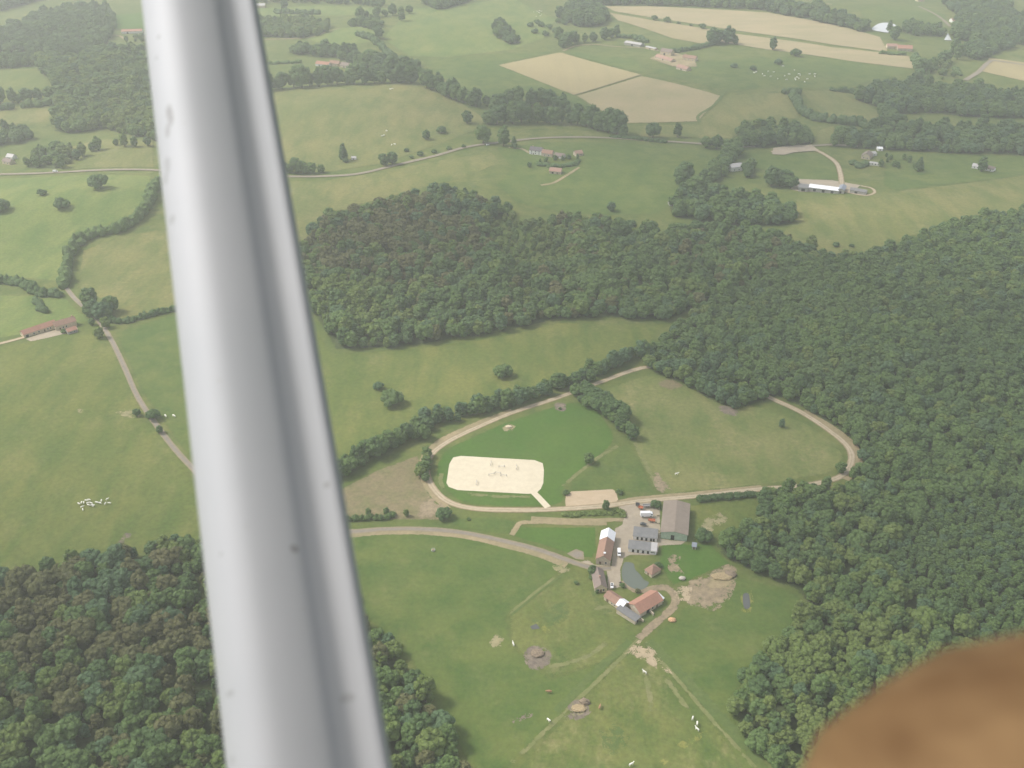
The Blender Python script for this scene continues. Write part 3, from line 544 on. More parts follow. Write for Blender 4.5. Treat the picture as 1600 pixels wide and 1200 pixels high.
# ---- woods
WOODS = []
def wood(poly, spacing, size, mixw, label, blobs=(), fl=True, shapes=('round', 'round', 'tall', 'wide'), size_j=.22, holes=()):
    WOODS.append(dict(poly=[G(*p) for p in poly], px=poly, sp=spacing, size=size, mix=mixw, label=label, blobs=[(G(px, py), rr, k) for px, py, rr, k in blobs], floor=fl, shapes=shapes, sj=size_j, holes=[[G(*q) for q in h] for h in holes]))
PLANT = [(1375, 865), (1450, 800), (1560, 770), (1700, 760), (1700, 1040), (1560, 1000), (1470, 960), (1400, 925)]
DEF = {'green': .55, 'yellow': .25, 'dark': .12, 'blue': .08}
wood([(1700, 330), (1600, 336), (1500, 350), (1430, 375), (1350, 402), (1290, 408), (1215, 400), (1180, 440), (1110, 480), (1060, 512), (1030, 540), (1000, 560), (1025, 585), (1070, 600), (1110, 625), (1150, 640), (1190, 628), (1215, 618), (1260, 640), (1310, 672), (1345, 705), (1348, 735), (1315, 762), (1240, 768), (1190, 775), (1185, 822), (1140, 832), (1118, 850), (1130, 870), (1180, 895), (1240, 920), (1262, 942), (1215, 1005), (1165, 1058), (1142, 1105), (1162, 1150), (1215, 1205), (1290, 1290), (1720, 1290)],
     6.5, .74, {'green': .58, 'yellow': .10, 'dark': .24, 'blue': .08}, 'dense deciduous wood covering the whole right side', blobs=[(1330, 1040, 70, 'yellow'), (1100, 590, 30, 'blue'), (1530, 560, 80, 'dark'), (1250, 450, 60, 'green')], holes=[PLANT])
wood([(485, 480), (470, 400), (495, 352), (545, 336), (640, 312), (720, 302), (775, 322), (830, 345), (930, 352), (1040, 368), (1100, 360), (1215, 372), (1290, 405), (1180, 445), (1100, 480), (1035, 500), (950, 497), (870, 498), (790, 518), (640, 540), (525, 546)],
     8.6, .92, {'green': .42, 'yellow': .16, 'dark': .24, 'olive': .10, 'blue': .08}, 'dense mixed wood across the middle of the view', size_j=.3, holes=[DIP], blobs=[(590, 375, 75, 'olive'), (660, 360, 60, 'olive'), (700, 330, 50, 'blue'), (560, 470, 40, 'yellow'), (980, 440, 60, 'green')])
wood([(-120, 920), (0, 912), (60, 896), (150, 880), (240, 866), (310, 850), (400, 855), (520, 905), (565, 962), (630, 1035), (680, 1115), (715, 1190), (730, 1260), (-160, 1260)],
     7.8, .84, {'green': .40, 'yellow': .18, 'dark': .14, 'olive': .18, 'blue': .10}, 'dense mixed wood filling the lower left corner', size_j=.3, blobs=[(80, 940, 42, 'olive'), (20, 1010, 40, 'olive'), (290, 1000, 32, 'olive'), (190, 920, 24, 'blue'), (640, 1080, 30, 'yellow')])
wood([(85, 205), (110, 210), (165, 202), (240, 220), (330, 215), (330, 85), (235, 74), (190, 82), (150, 84), (125, 95), (95, 100), (60, 95), (58, 110), (82, 130), (90, 160)], 10, 1.1, DEF, 'broad wood above the road on the upper left', blobs=[(200, 200, 60, 'yellow')])
wood([(-90, 60), (0, 52), (45, 32), (90, 20), (130, 12), (170, 18), (182, 45), (168, 68), (140, 84), (100, 90), (60, 86), (0, 82), (-90, 95)], 12, 1.2, {'dark': .8, 'green': .2}, 'dark copse at the top left corner')
wood([(-90, 112), (0, 108), (60, 104), (100, 112), (100, 92), (-90, 95)], 12, 1.1, {'dark': .4, 'green': .5, 'yellow': .1}, 'loose belt of trees under the dark top left copse')
wood([(1045, 318), (1070, 298), (1100, 292), (1130, 306), (1185, 312), (1240, 336), (1238, 350), (1190, 356), (1120, 352), (1050, 338)], 9.5, 1.05, {'dark': .45, 'green': .45, 'blue': .1}, 'dark copse left of the white roofed barn', fl=True)
wood([(1162, 268), (1168, 256), (1180, 262), (1182, 276), (1165, 278)], 10, .85, {'dark': .5, 'green': .5}, 'small copse right of the pale grey roofed building')
wood([(1150, 222), (1162, 203), (1210, 200), (1268, 206), (1268, 228), (1200, 232), (1160, 230)], 11, 1.1, {'dark': .45, 'green': .45, 'yellow': .1}, 'copse above the gravel pad')
wood([(1335, 155), (1370, 138), (1440, 130), (1480, 140), (1650, 155), (1650, 188), (1500, 182), (1450, 176), (1400, 180), (1420, 196), (1380, 192), (1370, 168)], 12, 1.2, {'dark': .4, 'green': .45, 'blue': .15}, 'broad dark wood on the upper right')
wood([(1295, 230), (1310, 212), (1380, 200), (1450, 204), (1650, 210), (1650, 246), (1500, 240), (1400, 236)], 11.5, 1.15, {'dark': .45, 'green': .4, 'blue': .15}, 'belt of dark trees above the far right pasture')
wood([(935, 8), (1050, 10), (1180, 15), (1290, 38), (1350, 52), (1362, 44), (1290, 20), (1200, 2), (1100, -6), (930, -8)], 14, 1.25, {'dark': .45, 'green': .35, 'blue': .2}, 'long dark wood along the top of the tan field')
wood([(1405, 50), (1412, 35), (1440, 40), (1475, 48), (1472, 58), (1430, 57)], 12, 1.1, {'dark': .6, 'green': .4}, 'dark copse right of the white pond')
wood([(1488, 62), (1490, 45), (1500, 30), (1470, 5), (1560, -10), (1580, 8), (1570, 22), (1660, 45), (1660, 75), (1590, 70), (1530, 95), (1512, 92), (1520, 66)], 13, 1.15, {'dark': .45, 'green': .45, 'blue': .1}, 'scattered dark woodland at the top right corner')
wood([(1440, 118), (1450, 95), (1480, 95), (1500, 118), (1470, 128)], 17, .75, {'yellow': .5, 'green': .5}, 'loose scrub of small trees near the road junction', shapes=('round',), fl=False)
wood([(405, 58), (402, 36), (470, 32), (515, 40), (512, 52), (480, 60)], 11, 1.05, {'green': .6, 'yellow': .3, 'dark': .1}, 'sunlit copse at the top beside the strut')
wood([(545, 42), (560, 34), (590, 32), (602, 40), (585, 48)], 12, 1.0, {'green': .5, 'dark': .5}, 'round copse above the bright green rise')
wood([(448, 82), (475, 76), (530, 78), (545, 72), (560, 92), (600, 92), (640, 108), (660, 120), (640, 126), (600, 122), (570, 112), (530, 92), (490, 90)], 12, 1.1, {'dark': .5, 'green': .4, 'blue': .1}, 'dark trees wrapped round the far left farm')
wood([(872, 28), (885, 10), (930, 5), (952, 28), (940, 42), (900, 42)], 13, 1.3, {'dark': .7, 'green': .3}, 'large round dark copse left of the tan field')
wood([(770, 55), (775, 35), (800, 52), (815, 68), (795, 70)], 14, 1.1, {'dark': .3, 'green': .4, 'blue': .3}, 'thin copse on the sunlit hillside')
wood([(-90, 215), (40, 205), (55, 215), (40, 225), (-90, 235)], 11, 1.0, {'dark': .5, 'green': .5}, 'trees above the cottages at the left edge')
wood([(40, 262), (60, 240), (110, 232), (115, 248), (90, 264)], 11, .9, {'green': .6, 'yellow': .4}, 'trees beside the road on the left edge')
wood([(1370, 262), (1385, 243), (1420, 250), (1440, 268), (1410, 270)], 16, .55, {'dark': .4, 'green': .6}, 'garden trees right of the small grey house', shapes=('tall', 'round'), fl=False)
wood([(395, 8), (430, 4), (520, 6), (600, 12), (600, 6), (430, -4)], 14, .9, {'green': .6, 'dark': .4}, 'row of small trees at the very top beside the strut', fl=False)
wood([(655, 5), (680, -4), (740, 0), (700, 14), (680, 15)], 13, 1.2, {'green': .6, 'dark': .4}, 'dark trees on the top edge of the hillside')
wood(PLANT, 4.6, .5, {'green': .6, 'dark': .25, 'blue': .15}, 'fine textured young plantation inside the right wood', shapes=('tall', 'round'), size_j=.12, fl=False)
wood([(1095, 290), (1115, 262), (1135, 240), (1160, 232), (1150, 248), (1135, 262), (1130, 285)], 10, 1.0, {'dark': .5, 'green': .5}, 'strip of trees joining the road and the dark copse')
wood(DIP, 9, .55, {'yellow': .6, 'green': .4}, 'pale low trees in the dip of the middle wood', fl=False)
wood([(-90, 25), (0, 18), (60, 2), (110, -6), (-90, -6)], 13, 1.2, {'dark': .6, 'green': .4}, 'dark hedge woods in the very top left corner')
wood([(180, 72), (205, 66), (240, 68), (330, 60), (330, 50), (230, 52)], 13, .8, DEF, 'trees round the long white barn behind the strut', fl=False)

forest_pts = []
for wi, W in enumerate(WOODS):
    poly = W['poly']; xs = [p[0] for p in poly]; ys = [p[1] for p in poly]; r = np.random.default_rng(100 + wi)
    sp = W['sp']; X, Y = np.meshgrid(np.arange(min(xs), max(xs), sp), np.arange(min(ys), max(ys), sp * .87))
    X = X + (np.arange(X.shape[0]) % 2)[:, None] * sp / 2; X = X.ravel(); Y = Y.ravel()
    X = X + r.uniform(-.42, .42, X.shape) * sp; Y = Y + r.uniform(-.42, .42, Y.shape) * sp
    k = inside(X, Y, poly)
    for h in W['holes']: k &= ~inside(X, Y, h)
    X, Y = X[k], Y[k]
    for x, y in zip(X, Y):
        px, py, w = proj(x, y, float(H(x, y)) + 8)
        if px < -70 or px > 1670 or py > 1275: continue
        keys = list(W['mix']); col = r.choice(keys, p=np.array([W['mix'][q] for q in keys]) / sum(W['mix'].values()))
        for c, rr, kk in W['blobs']:
            d2 = ((x - c[0]) ** 2 + (y - c[1]) ** 2) / rr ** 2
            if r.random() < .75 * math.exp(-d2): col = kk
        shp = W['shapes'][r.integers(len(W['shapes']))]; j = int(pick(shp, r))
        s = W['size'] * float(np.clip(r.normal(1, W['sj']), .6, 1.5)); sz = float(r.uniform(.9, 1.08))
        forest_pts.append(dict(x=x, y=y, s=s, sz=sz, shape=shp, j=j, col=str(col), w=wi, px=px, py=py, d=w, rz=float(r.uniform(0, 6.28))))
def strut_hides(px, py):
    t = py / 1200; return 205 + 135 * t - 12 < px < 400 + 212 * t + 12
cand = [p for p in forest_pts if p['w'] < 3 and 15 < p['px'] < 1585 and p['py'] < 1190 and not strut_hides(p['px'], p['py']) and not (p['px'] > 1230 and p['py'] > 1215 - .62 * (p['px'] - 1230) - 20)]
cand.sort(key=lambda p: p['d'] / p['s']); single = cand[:300]; ids = {id(p) for p in single}
WL = {0: 'wood on the right', 1: 'middle wood', 2: 'lower left wood'}
CN = {'green': 'mid green', 'yellow': 'light yellowish green', 'dark': 'dark green', 'olive': 'brownish olive', 'blue': 'greyish green'}
SN = {'round': 'rounded', 'tall': 'tall narrow', 'wide': 'broad spreading'}
for p in single:
    wn = WL[p['w']]
    if p['w'] == 2 and p['px'] > 450: wn = 'wood strip right of the strut'
    tree('woodland_tree', p['x'], p['y'], p['s'], p['shape'], p['col'], f"{SN[p['shape']]} {CN[p['col']]} tree packed in the {wn}", 'woodland tree', f"{SN[p['shape']]} {CN[p['col']]} trees of the {wn}", p['sz'], p['j'], p['rz'])
# node tree that sets one prototype on every point of a wood
def wood_nodes():
    ng = bpy.data.node_groups.new('wood', 'GeometryNodeTree')
    ng.interface.new_socket('Geometry', in_out='INPUT', socket_type='NodeSocketGeometry'); ng.interface.new_socket('Geometry', in_out='OUTPUT', socket_type='NodeSocketGeometry')
    n = ng.nodes; l = ng.links; gi = n.new('NodeGroupInput'); go = n.new('NodeGroupOutput'); ip = n.new('GeometryNodeInstanceOnPoints'); ci = n.new('GeometryNodeCollectionInfo')
    ci.inputs[0].default_value = proto_col; ci.inputs[1].default_value = True; ci.inputs[2].default_value = True
    ip.inputs['Pick Instance'].default_value = True
    def attr(nm, t):
        a = n.new('GeometryNodeInputNamedAttribute'); a.data_type = t; a.inputs[0].default_value = nm; return a.outputs[0]
    l.new(gi.outputs[0], ip.inputs['Points']); l.new(ci.outputs[0], ip.inputs['Instance']); l.new(attr('pid', 'INT'), ip.inputs['Instance Index'])
    l.new(attr('rot', 'FLOAT_VECTOR'), ip.inputs['Rotation']); l.new(attr('scl', 'FLOAT_VECTOR'), ip.inputs['Scale']); l.new(ip.outputs[0], go.inputs[0])
    return ng
WN = wood_nodes()
for wi, W in enumerate(WOODS):
    pts = [p for p in forest_pts if p['w'] == wi and id(p) not in ids]
    if not pts: continue
    me = bpy.data.meshes.new('woodland'); me.from_pydata([(p['x'], p['y'], float(H(p['x'], p['y']))) for p in pts], [], [])
    for nm, t, vals in (('pid', 'INT', [PID[(p['shape'], p['j'], p['col'])] for p in pts]),):
        me.attributes.new(nm, t, 'POINT').data.foreach_set('value', vals)
    me.attributes.new('rot', 'FLOAT_VECTOR', 'POINT').data.foreach_set('vector', np.array([(0, 0, p['rz']) for p in pts], np.float32).ravel())
    me.attributes.new('scl', 'FLOAT_VECTOR', 'POINT').data.foreach_set('vector', np.array([(p['s'], p['s'], p['s'] * p['sz']) for p in pts], np.float32).ravel())
    o = bpy.data.objects.new('woodland', me); C.objects.link(o); tag(o, W['label'], 'woodland', kind='stuff')
    md = o.modifiers.new('trees', 'NODES'); md.node_group = WN
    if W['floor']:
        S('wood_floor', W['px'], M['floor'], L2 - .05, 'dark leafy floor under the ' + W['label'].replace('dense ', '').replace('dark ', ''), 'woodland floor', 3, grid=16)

# ---- hedges: one leafy mass each
def hedge(px_pts, width, height, col, label, dens=1.0, clipped=False, name='hedge', cat='hedge'):
    far = 1 + .4 * min(1, max(0, (math.hypot(*G(*px_pts[0])) - 750) / 800)); width *= far ** .5; height *= far
    pts = arc(smooth_poly([G(*p) for p in px_pts], False, 5), width * .42 / dens); mb = MB(); r = np.random.default_rng(abs(int(px_pts[0][0] * 7 + px_pts[0][1])))
    c0 = pts[len(pts) // 2]; oz = float(H(*c0))
    for p in pts:
        for k in range(2 if width > 3 else 1):
            q = p + r.uniform(-.28, .28, 2) * width; hgt = height * (r.uniform(.5, 1.25) if not clipped else r.uniform(.94, 1.0)); z = float(H(*q)) - oz
            v, f = (LOBES if width > 5 else LOBES1)[r.integers(5)]; s = width * (r.uniform(.24, .58) if not clipped else r.uniform(.38, .5))
            c = np.array([q[0] - c0[0], q[1] - c0[1], z + hgt * .45])
            mb.add(v * np.array([s, s, hgt * .56]) + c, f)
            n = int(10 + 6 * width); d = r.normal(size=(n, 3)); d[:, 2] = np.abs(d[:, 2]); d /= np.linalg.norm(d, axis=1)[:, None]
            add_tufts(mb, c + d * np.array([s, s, hgt * .56]) * r.uniform(.95, 1.15, (n, 1)), d, min(.7, width * .3), r)
    o = mb.build(name, LEAF[col]); o.location = (c0[0], c0[1], oz); return tag(o, label, cat)
hedge([(102, 448), (106, 420), (115, 388), (150, 368), (190, 360), (225, 335), (238, 305), (246, 290)], 9, 9, 'green', 'thick tall hedge curving down the left hillside')
hedge([(168, 503), (200, 503), (235, 494), (268, 486), (300, 480)], 5.5, 4.5, 'dark', 'dark straight hedge below the small dry pasture')
hedge([(-60, 440), (0, 442), (35, 446), (60, 460), (95, 463)], 8, 7, 'dark', 'dark hedge crossing the left edge above the bright pasture')
hedge([(56, 470), (62, 482), (72, 488)], 6, 5, 'dark', 'short dark bushy spur behind the long stone house')
hedge([(520, 816), (560, 812), (600, 811), (616, 806)], 4, 3.5, 'green', 'low rough hedge along the lane beside the strut')
hedge([(1090, 783), (1120, 780), (1150, 777), (1177, 775)], 4.6, 3.6, 'dark', 'dark clipped hedge beyond the big barn', clipped=True, dens=1.4)
hedge([(884, 806), (915, 803), (950, 801), (970, 800), (973, 808)], 4.5, 1.5, 'yellow', 'low green bank hedge below the tan arena')
hedge([(1238, 150), (1248, 168), (1258, 182), (1290, 190), (1330, 194), (1352, 198)], 10, 8, 'dark', 'dark hedge bending between the pale far fields')
hedge([(1226, 147), (1247, 147)], 9, 6, 'dark', 'short dark thicket above the bending hedge')
hedge([(1302, 142), (1335, 146)], 8, 5, 'dark', 'short dark thicket left of the upper right wood')
hedge([(1045, 83), (1070, 80), (1100, 74), (1120, 68)], 8, 5, 'dark', 'dark hedge running up from the far farm to the tan field')
hedge([(965, 58), (985, 60), (1010, 66)], 10, 5, 'dark', 'dark hedge above the long white roofed shed')
hedge([(1375, 84), (1410, 86)], 8, 4, 'green', 'low garden hedge below the far right house')
hedge([(1428, 92), (1434, 108), (1440, 126)], 10, 7, 'dark', 'hedge running down from the far right house to the wood')
hedge([(430, 20), (470, 22), (500, 22)], 10, 6, 'dark', 'dark hedge above the sunlit copse')
hedge([(560, 56), (585, 66), (600, 80), (620, 95), (655, 104)], 9, 7, 'dark', 'hedge trailing down beside the small tan field')
hedge([(420, 100), (470, 98)], 7, 3, 'green', 'low hedge left of the far red roofed farm')
hedge([(40, 168), (60, 166), (90, 160)], 9, 7, 'green', 'hedge between the two small left pastures')
hedge([(-60, 178), (0, 172), (20, 170)], 8, 6, 'dark', 'hedge at the left edge above the dry strip')
hedge([(955, 215), (990, 218), (1040, 223)], 5, 3, 'dark', 'low roadside hedge below the pale field')
hedge([(1110, 225), (1150, 226), (1175, 222)], 8, 6, 'green', 'bushy roadside hedge joining the gravel pad copse')
hedge([(842, 257), (860, 260), (890, 259), (905, 253)], 8, 3, 'dark', 'dark garden shrubbery below the white house')
hedge([(1330, 255), (1345, 262), (1352, 258)], 8, 4, 'dark', 'garden hedge left of the small grey house')
hedge([(670, 726), (668, 735), (666, 746)], 3, 3.0, 'green', 'rough shrubs inside the left bend of the oval track')
hedge([(1490, 108), (1500, 118)], 7, 4, 'green', 'hedge left of the road junction')
hedge([(930, 905), (933, 915), (934, 925)], 2.6, 2, 'dark', 'dark hedge along the back of the lower farmhouse')

# ---- rows of trees standing in line: every tree a thing
def row(px_pts, step, s, cols, label, group, shapes=('round', 'tall', 'round'), jit=.35, name='hedgerow_tree', cat='tree', wid=0):
    pts = arc(smooth_poly([G(*p) for p in px_pts], False, 6), step); r = np.random.default_rng(abs(int(px_pts[0][0] * 13 + px_pts[0][1])))
    for p in pts:
        q = p + r.normal(0, jit, 2) * np.array([step * .4, step * .4 + wid]); shp = shapes[r.integers(len(shapes))]
        tree(name, q[0], q[1], 1.28 * s * float(np.clip(r.normal(1, .2), .6, 1.4)), shp, cols[r.integers(len(cols))], label, cat, group, float(r.uniform(.85, 1.1)))
row([(520, 752), (560, 728), (600, 706), (640, 690), (662, 684)], 6, .68, ('green', 'green', 'dark', 'yellow'), 'leafy tree in the line between the pale meadow and the brown field', 'trees lining the brown field', wid=3)
row([(640, 680), (680, 665), (740, 648), (800, 632), (870, 610), (930, 588), (990, 562), (1020, 548)], 6.4, .66, ('green', 'dark', 'dark', 'blue'), 'leafy tree in the long line along the upper side of the oval track', 'trees along the upper side of the oval track', wid=3.5)
row([(530, 738), (570, 714), (610, 694), (650, 678)], 7.5, .74, ('green', 'dark', 'green'), 'leafy tree in the line between the pale meadow and the brown field', 'trees lining the brown field', wid=3)
row([(650, 668), (690, 654), (750, 638), (810, 621), (880, 600), (940, 579), (1000, 553)], 8.5, .68, ('green', 'dark', 'green', 'blue'), 'leafy tree in the long line along the upper side of the oval track', 'trees along the upper side of the oval track', wid=3)
row([(912, 614), (945, 636), (975, 660)], 6.5, .78, ('dark', 'green'), 'dark tree in the clump between the lush and the worn paddock', 'tree clump between the paddocks', wid=3, shapes=('round', 'wide'))
row([(668, 715), (660, 740), (664, 752)], 6, .5, ('yellow', 'green'), 'small light tree outside the left bend of the oval track', 'small trees by the left bend')
row([(902, 622), (930, 640), (960, 660), (985, 682)], 6.2, .68, ('dark', 'green', 'dark'), 'dark tree in the clump between the lush and the worn paddock', 'tree clump between the paddocks', wid=5, shapes=('round', 'wide'))
row([(390, 148), (430, 140), (480, 136), (540, 132), (600, 130), (640, 130)], 14, 1.1, ('dark', 'green', 'dark'), 'tall dark tree in the row along the top of the wide yellowish pasture', 'tree row above the wide yellowish pasture', wid=3)
row([(665, 138), (690, 146), (715, 158), (742, 168)], 14, 1.0, ('dark', 'green'), 'dark tree in the row sloping down right of the yellowish pasture', 'tree row sloping towards the wheat', wid=2)
row([(765, 195), (800, 192), (850, 192), (900, 195), (940, 205), (975, 213)], 11, 1.05, ('dark', 'dark', 'green'), 'dark tree in the roadside belt above the white house', 'roadside belt above the white house', wid=6)
row([(770, 175), (810, 168), (850, 165), (890, 178)], 16, .9, ('dark', 'green'), 'tree in the upper hedge line left of the crop fields', 'upper hedge line below the crop fields', wid=2)
row([(0, 163), (30, 160), (60, 158), (88, 152)], 13, .75, ('dark', 'green'), 'tree in the broken hedge between the two small left pastures', 'broken hedge on the left', wid=2)
row([(100, 262), (130, 245), (160, 232), (230, 228)], 14, .6, ('green', 'yellow', 'dark'), 'low tree on the rim of the dry rounded pasture', 'rim of the dry rounded pasture', wid=3)
row([(760, 166), (800, 160), (850, 158), (880, 162)], 17, .75, ('dark', 'green'), 'tree in the hedge line below the wheat', 'upper hedge line below the crop fields', wid=3)
row([(640, 22), (600, 26), (560, 30)], 18, .8, ('dark', 'green'), 'tree along the top of the sunlit strip', 'trees along the sunlit strip', wid=2)
row([(870, 60), (905, 68), (940, 62), (965, 56)], 22, .7, ('dark', 'green'), 'tree beside the pale track above the wheat', 'trees by the pale track above the wheat', wid=3)
row([(1440, 112), (1465, 100), (1500, 90), (1510, 84)], 22, .75, ('green', 'dark'), 'tree in the loose line left of the road junction', 'loose line left of the road junction', wid=4)
row([(1180, 222), (1150, 232), (1100, 230)], 13, .7, ('green', 'dark'), 'tree along the grey road near the gravel pad', 'trees along the grey road near the gravel pad', wid=2)
row([(440, 268), (465, 270), (490, 271), (502, 270)], 9, .85, ('green', 'green', 'dark'), 'rounded tree in the roadside clump right of the strut', 'roadside clump beside the strut', shapes=('round',))
row([(615, 255), (640, 248), (680, 240), (725, 229)], 22, .4, ('dark', 'green'), 'small roadside bush above the curving grey road', 'small bushes along the curving road', shapes=('bush',), name='roadside_bush', cat='bush')
row([(1024, 32), (1060, 38), (1115, 47)], 27, .62, ('dark', 'green'), 'round tree in the row between the two tan fields', 'row of round trees between the tan fields', shapes=('bush',), jit=.2)
row([(140, 478), (150, 492), (165, 500), (172, 488)], 7, .85, ('dark', 'green', 'blue'), 'dark tree in the clump where lane and hedges meet', 'tree clump at the lane corner', wid=4)
row([(540, 808), (575, 806), (610, 803), (640, 800)], 14, .32, ('green', 'yellow'), 'young sapling along the lower edge of the brown field', 'saplings below the brown field', shapes=('tall',), name='sapling', cat='sapling')
row([(880, 75), (900, 66), (925, 66)], 26, .9, ('dark',), 'dark tree in the pair below the round copse', 'dark pair below the round copse', shapes=('round',))
row([(1112, 70), (1130, 66), (1145, 70)], 16, 1.0, ('dark', 'blue', 'green'), 'tree in the tight clump at the end of the tan field hedge', 'clump at the hedge end by the tan field', shapes=('tall', 'round'))
row([(1065, 290), (1085, 300), (1075, 308)], 9, 1.0, ('dark', 'green'), 'rounded tree at the left tip of the dark copse', 'trees at the left tip of the dark copse', shapes=('round',))
row([(1208, 292), (1222, 290), (1236, 293)], 9, 1.0, ('dark',), 'big rounded dark tree left of the grey roofed shed', 'rounded dark trees left of the grey roofed shed', shapes=('wide', 'round'))
row([(830, 262), (850, 254), (866, 250), (880, 252), (895, 250), (905, 250)], 12, .36, ('dark', 'dark', 'green'), 'dark garden tree among the white house and its barns', 'garden trees of the white house', shapes=('round', 'cone'), wid=2)
ONE = [
    (786, 588, 1.2, 'bush', 'green', 'round green tree standing alone in the pale olive meadow'),
    (613, 632, 1.4, 'bush', 'green', 'larger round tree near the strut in the pale olive meadow'),
    (592, 608, .7, 'bush', 'blue', 'small greyish tree beside the larger one in the olive meadow'),
    (155, 294, 1.45, 'bush', 'dark', 'big round dark tree just below the road on the left'),
    (97, 325, 1.03, 'bush', 'dark', 'round dark tree low on the bright hillside'),
    (66, 305, .65, 'bush', 'dark', 'small round tree on top of the bright hillside'),
    (2, 330, 1.25, 'bush', 'dark', 'dark tree cut by the left edge on the hillside'),
    (537, 251, .95, 'cone', 'dark', 'dark pointed tree above the road near the strut'),
    (600, 259, .75, 'round', 'dark', 'left tree of the dark pair on the road verge'),
    (613, 257, .8, 'round', 'dark', 'right tree of the dark pair on the road verge'),
    (690, 208, .8, 'bush', 'dark', 'low dark tree in the right corner of the yellowish pasture'),
    (666, 218, .6, 'round', 'dark', 'small dark tree below the low dark one in the yellowish pasture'),
    (730, 193, .8, 'round', 'dark', 'dark tree at the right end of the yellowish pasture'),
    (787, 228, 1.1, 'tall', 'green', 'tall tree on the lower side of the road by the white house drive'),
    (755, 224, 1.15, 'round', 'green', 'large rounded tree on the upper side of the road bend'),
    (803, 232, .7, 'cone', 'dark', 'dark pointed tree beside the drive to the white house'),
    (694, 809, .85, 'bush', 'dark', 'dense round tree where the oval track meets the lane'),
    (946, 797, .46, 'tall', 'green', 'slim young tree on the bank by the tan arena'),
    (1098, 843, .85, 'bush', 'dark', 'dark round tree standing right of the big barn'),
    (920, 724, .55, 'round', 'green', 'round tree on the line between the green paddocks'),
    (1221, 668, .42, 'tall', 'blue', 'faint grey tree standing in the worn paddock'),
    (1313, 738, .55, 'round', 'green', 'small tree inside the right bend of the oval track'),
    (926, 899, .46, 'round', 'dark', 'dark tree at the rear corner of the lower farmhouse'),
    (240, 654, .85, 'bush', 'dark', 'dark spreading tree right of the lane near the strut'),
    (214, 649, .4, 'wide', 'dark', 'small dark bushy tree left of the lane'),
    (250, 676, .38, 'round', 'dark', 'small dark tree overhanging the grey lane'),
    (156, 528, .62, 'round', 'yellow', 'yellowish tree at the lane corner nearest the stone house'),
    (166, 512, .6, 'round', 'yellow', 'yellowish tree behind its twin at the lane corner'),
    (144, 508, .4, 'round', 'green', 'small green tree right of the stone house'),
    (100, 520, .38, 'bush', 'green', 'round green bush in front of the stone house'),
    (1243, 88, .95, 'bush', 'dark', 'broad dark tree on the lower edge of the tan strip'),
    (1216, 101, .7, 'bush', 'blue', 'greyish tree above the large white herd'),
    (1147, 106, .6, 'bush', 'blue', 'faint round tree left of the large white herd'),
    (1176, 110, .6, 'bush', 'dark', 'dark round tree at the left end of the white herd'),
    (1207, 78, .8, 'tall', 'blue', 'thin grey tree on the edge of the tan strip'),
    (1397, 62, 1.0, 'round', 'dark', 'dark tree behind the far right house'),
    (1389, 50, .8, 'cone', 'dark', 'dark pointed tree at the edge of the white pond'),
    (628, 33, .9, 'tall', 'green', 'single tree on the sunlit hillside top'),
    (592, 60, .9, 'round', 'dark', 'dark tree at the foot of the bright green rise'),
    (445, 18, .9, 'tall', 'dark', 'tall tree beside the strut near the top edge'),
    (1058, 214, .8, 'tall', 'dark', 'small single tree on the road edge below the pale field'),
    (1020, 215, 1.0, 'wide', 'dark', 'dark tree on the road edge left of the small single one'),
    (955, 330, .6, 'round', 'blue', 'faint tree in the pasture above the middle wood'),
    (1435, 268, .8, 'cone', 'dark', 'dark slim pointed tree in the far right pasture'),
    (1533, 268, .8, 'tall', 'dark', 'dark tree between the two tiny far right cottages'),
    (1490, 85, 1.0, 'tall', 'green', 'tall loose tree near the bright tiny pond'),
]
for px, py, s, shp, col, lab in ONE:
    x, y = G(px, py); tree('field_tree', x, y, 1.25 * s, shp, col, lab, 'tree')
BUSH = [
    (1024, 792, .62, 'dark', 'round dark bush at the rear left corner of the big barn'),
    (972, 917, .32, 'green', 'small green bush beside the farmyard track'),
    (1028, 886, .42, 'dark', 'dark bush behind the little hut by the pond'),
    (884, 772, .40, 'green', 'low bush at the upper left corner of the tan arena'),
    (967, 771, .42, 'green', 'low bush at the upper right corner of the tan arena'),
    (925, 905, .38, 'green', 'green bush below the dark farmhouse tree'),
    (732, 812, .22, 'green', 'tiny bush on the grass verge below the oval track'),
    (900, 912, .25, 'green', 'tiny bush in the worn paddock near the lane'),
    (635, 237, .45, 'dark', 'tiny dark bush in the yellowish pasture by the road'),
    (1306, 385, .5, 'dark', 'dark bush at the lower tip of the wide yellowish pasture'),
    (1330, 386, .4, 'dark', 'small dark bush beside the tip of the yellowish pasture'),
    (875, 640, .25, 'dark', 'small dark bush along the upper bend fence'),
    (540, 254, .5, 'dark', 'dark bush beside the pointed tree above the road'),
    (1215, 375, .5, 'green', 'bush at the edge of the copse near the yellowish pasture'),
    (996, 925, .28, 'olive', 'rusty brown bush in front of the red roofed barn'),
]
for px, py in ((873, 36), (882, 39), (868, 51), (836, 52), (852, 56), (846, 42), (839, 38), (872, 61), (886, 58), (829, 42), (858, 45)): BUSH.append((px, py, .75, 'dark', None))
for px, py, s, col, lab in BUSH:
    x, y = G(px, py); tree('bush', x, y, 1.15 * s, 'bush', col, lab or 'dark bush scattered on the hillside left of the large round copse', 'bush', None if lab else 'bushes scattered on the hillside')

HAZE, SUN, SUN_ANG, SKY, EXPO = .00019, 2.6, 11, .155, .50

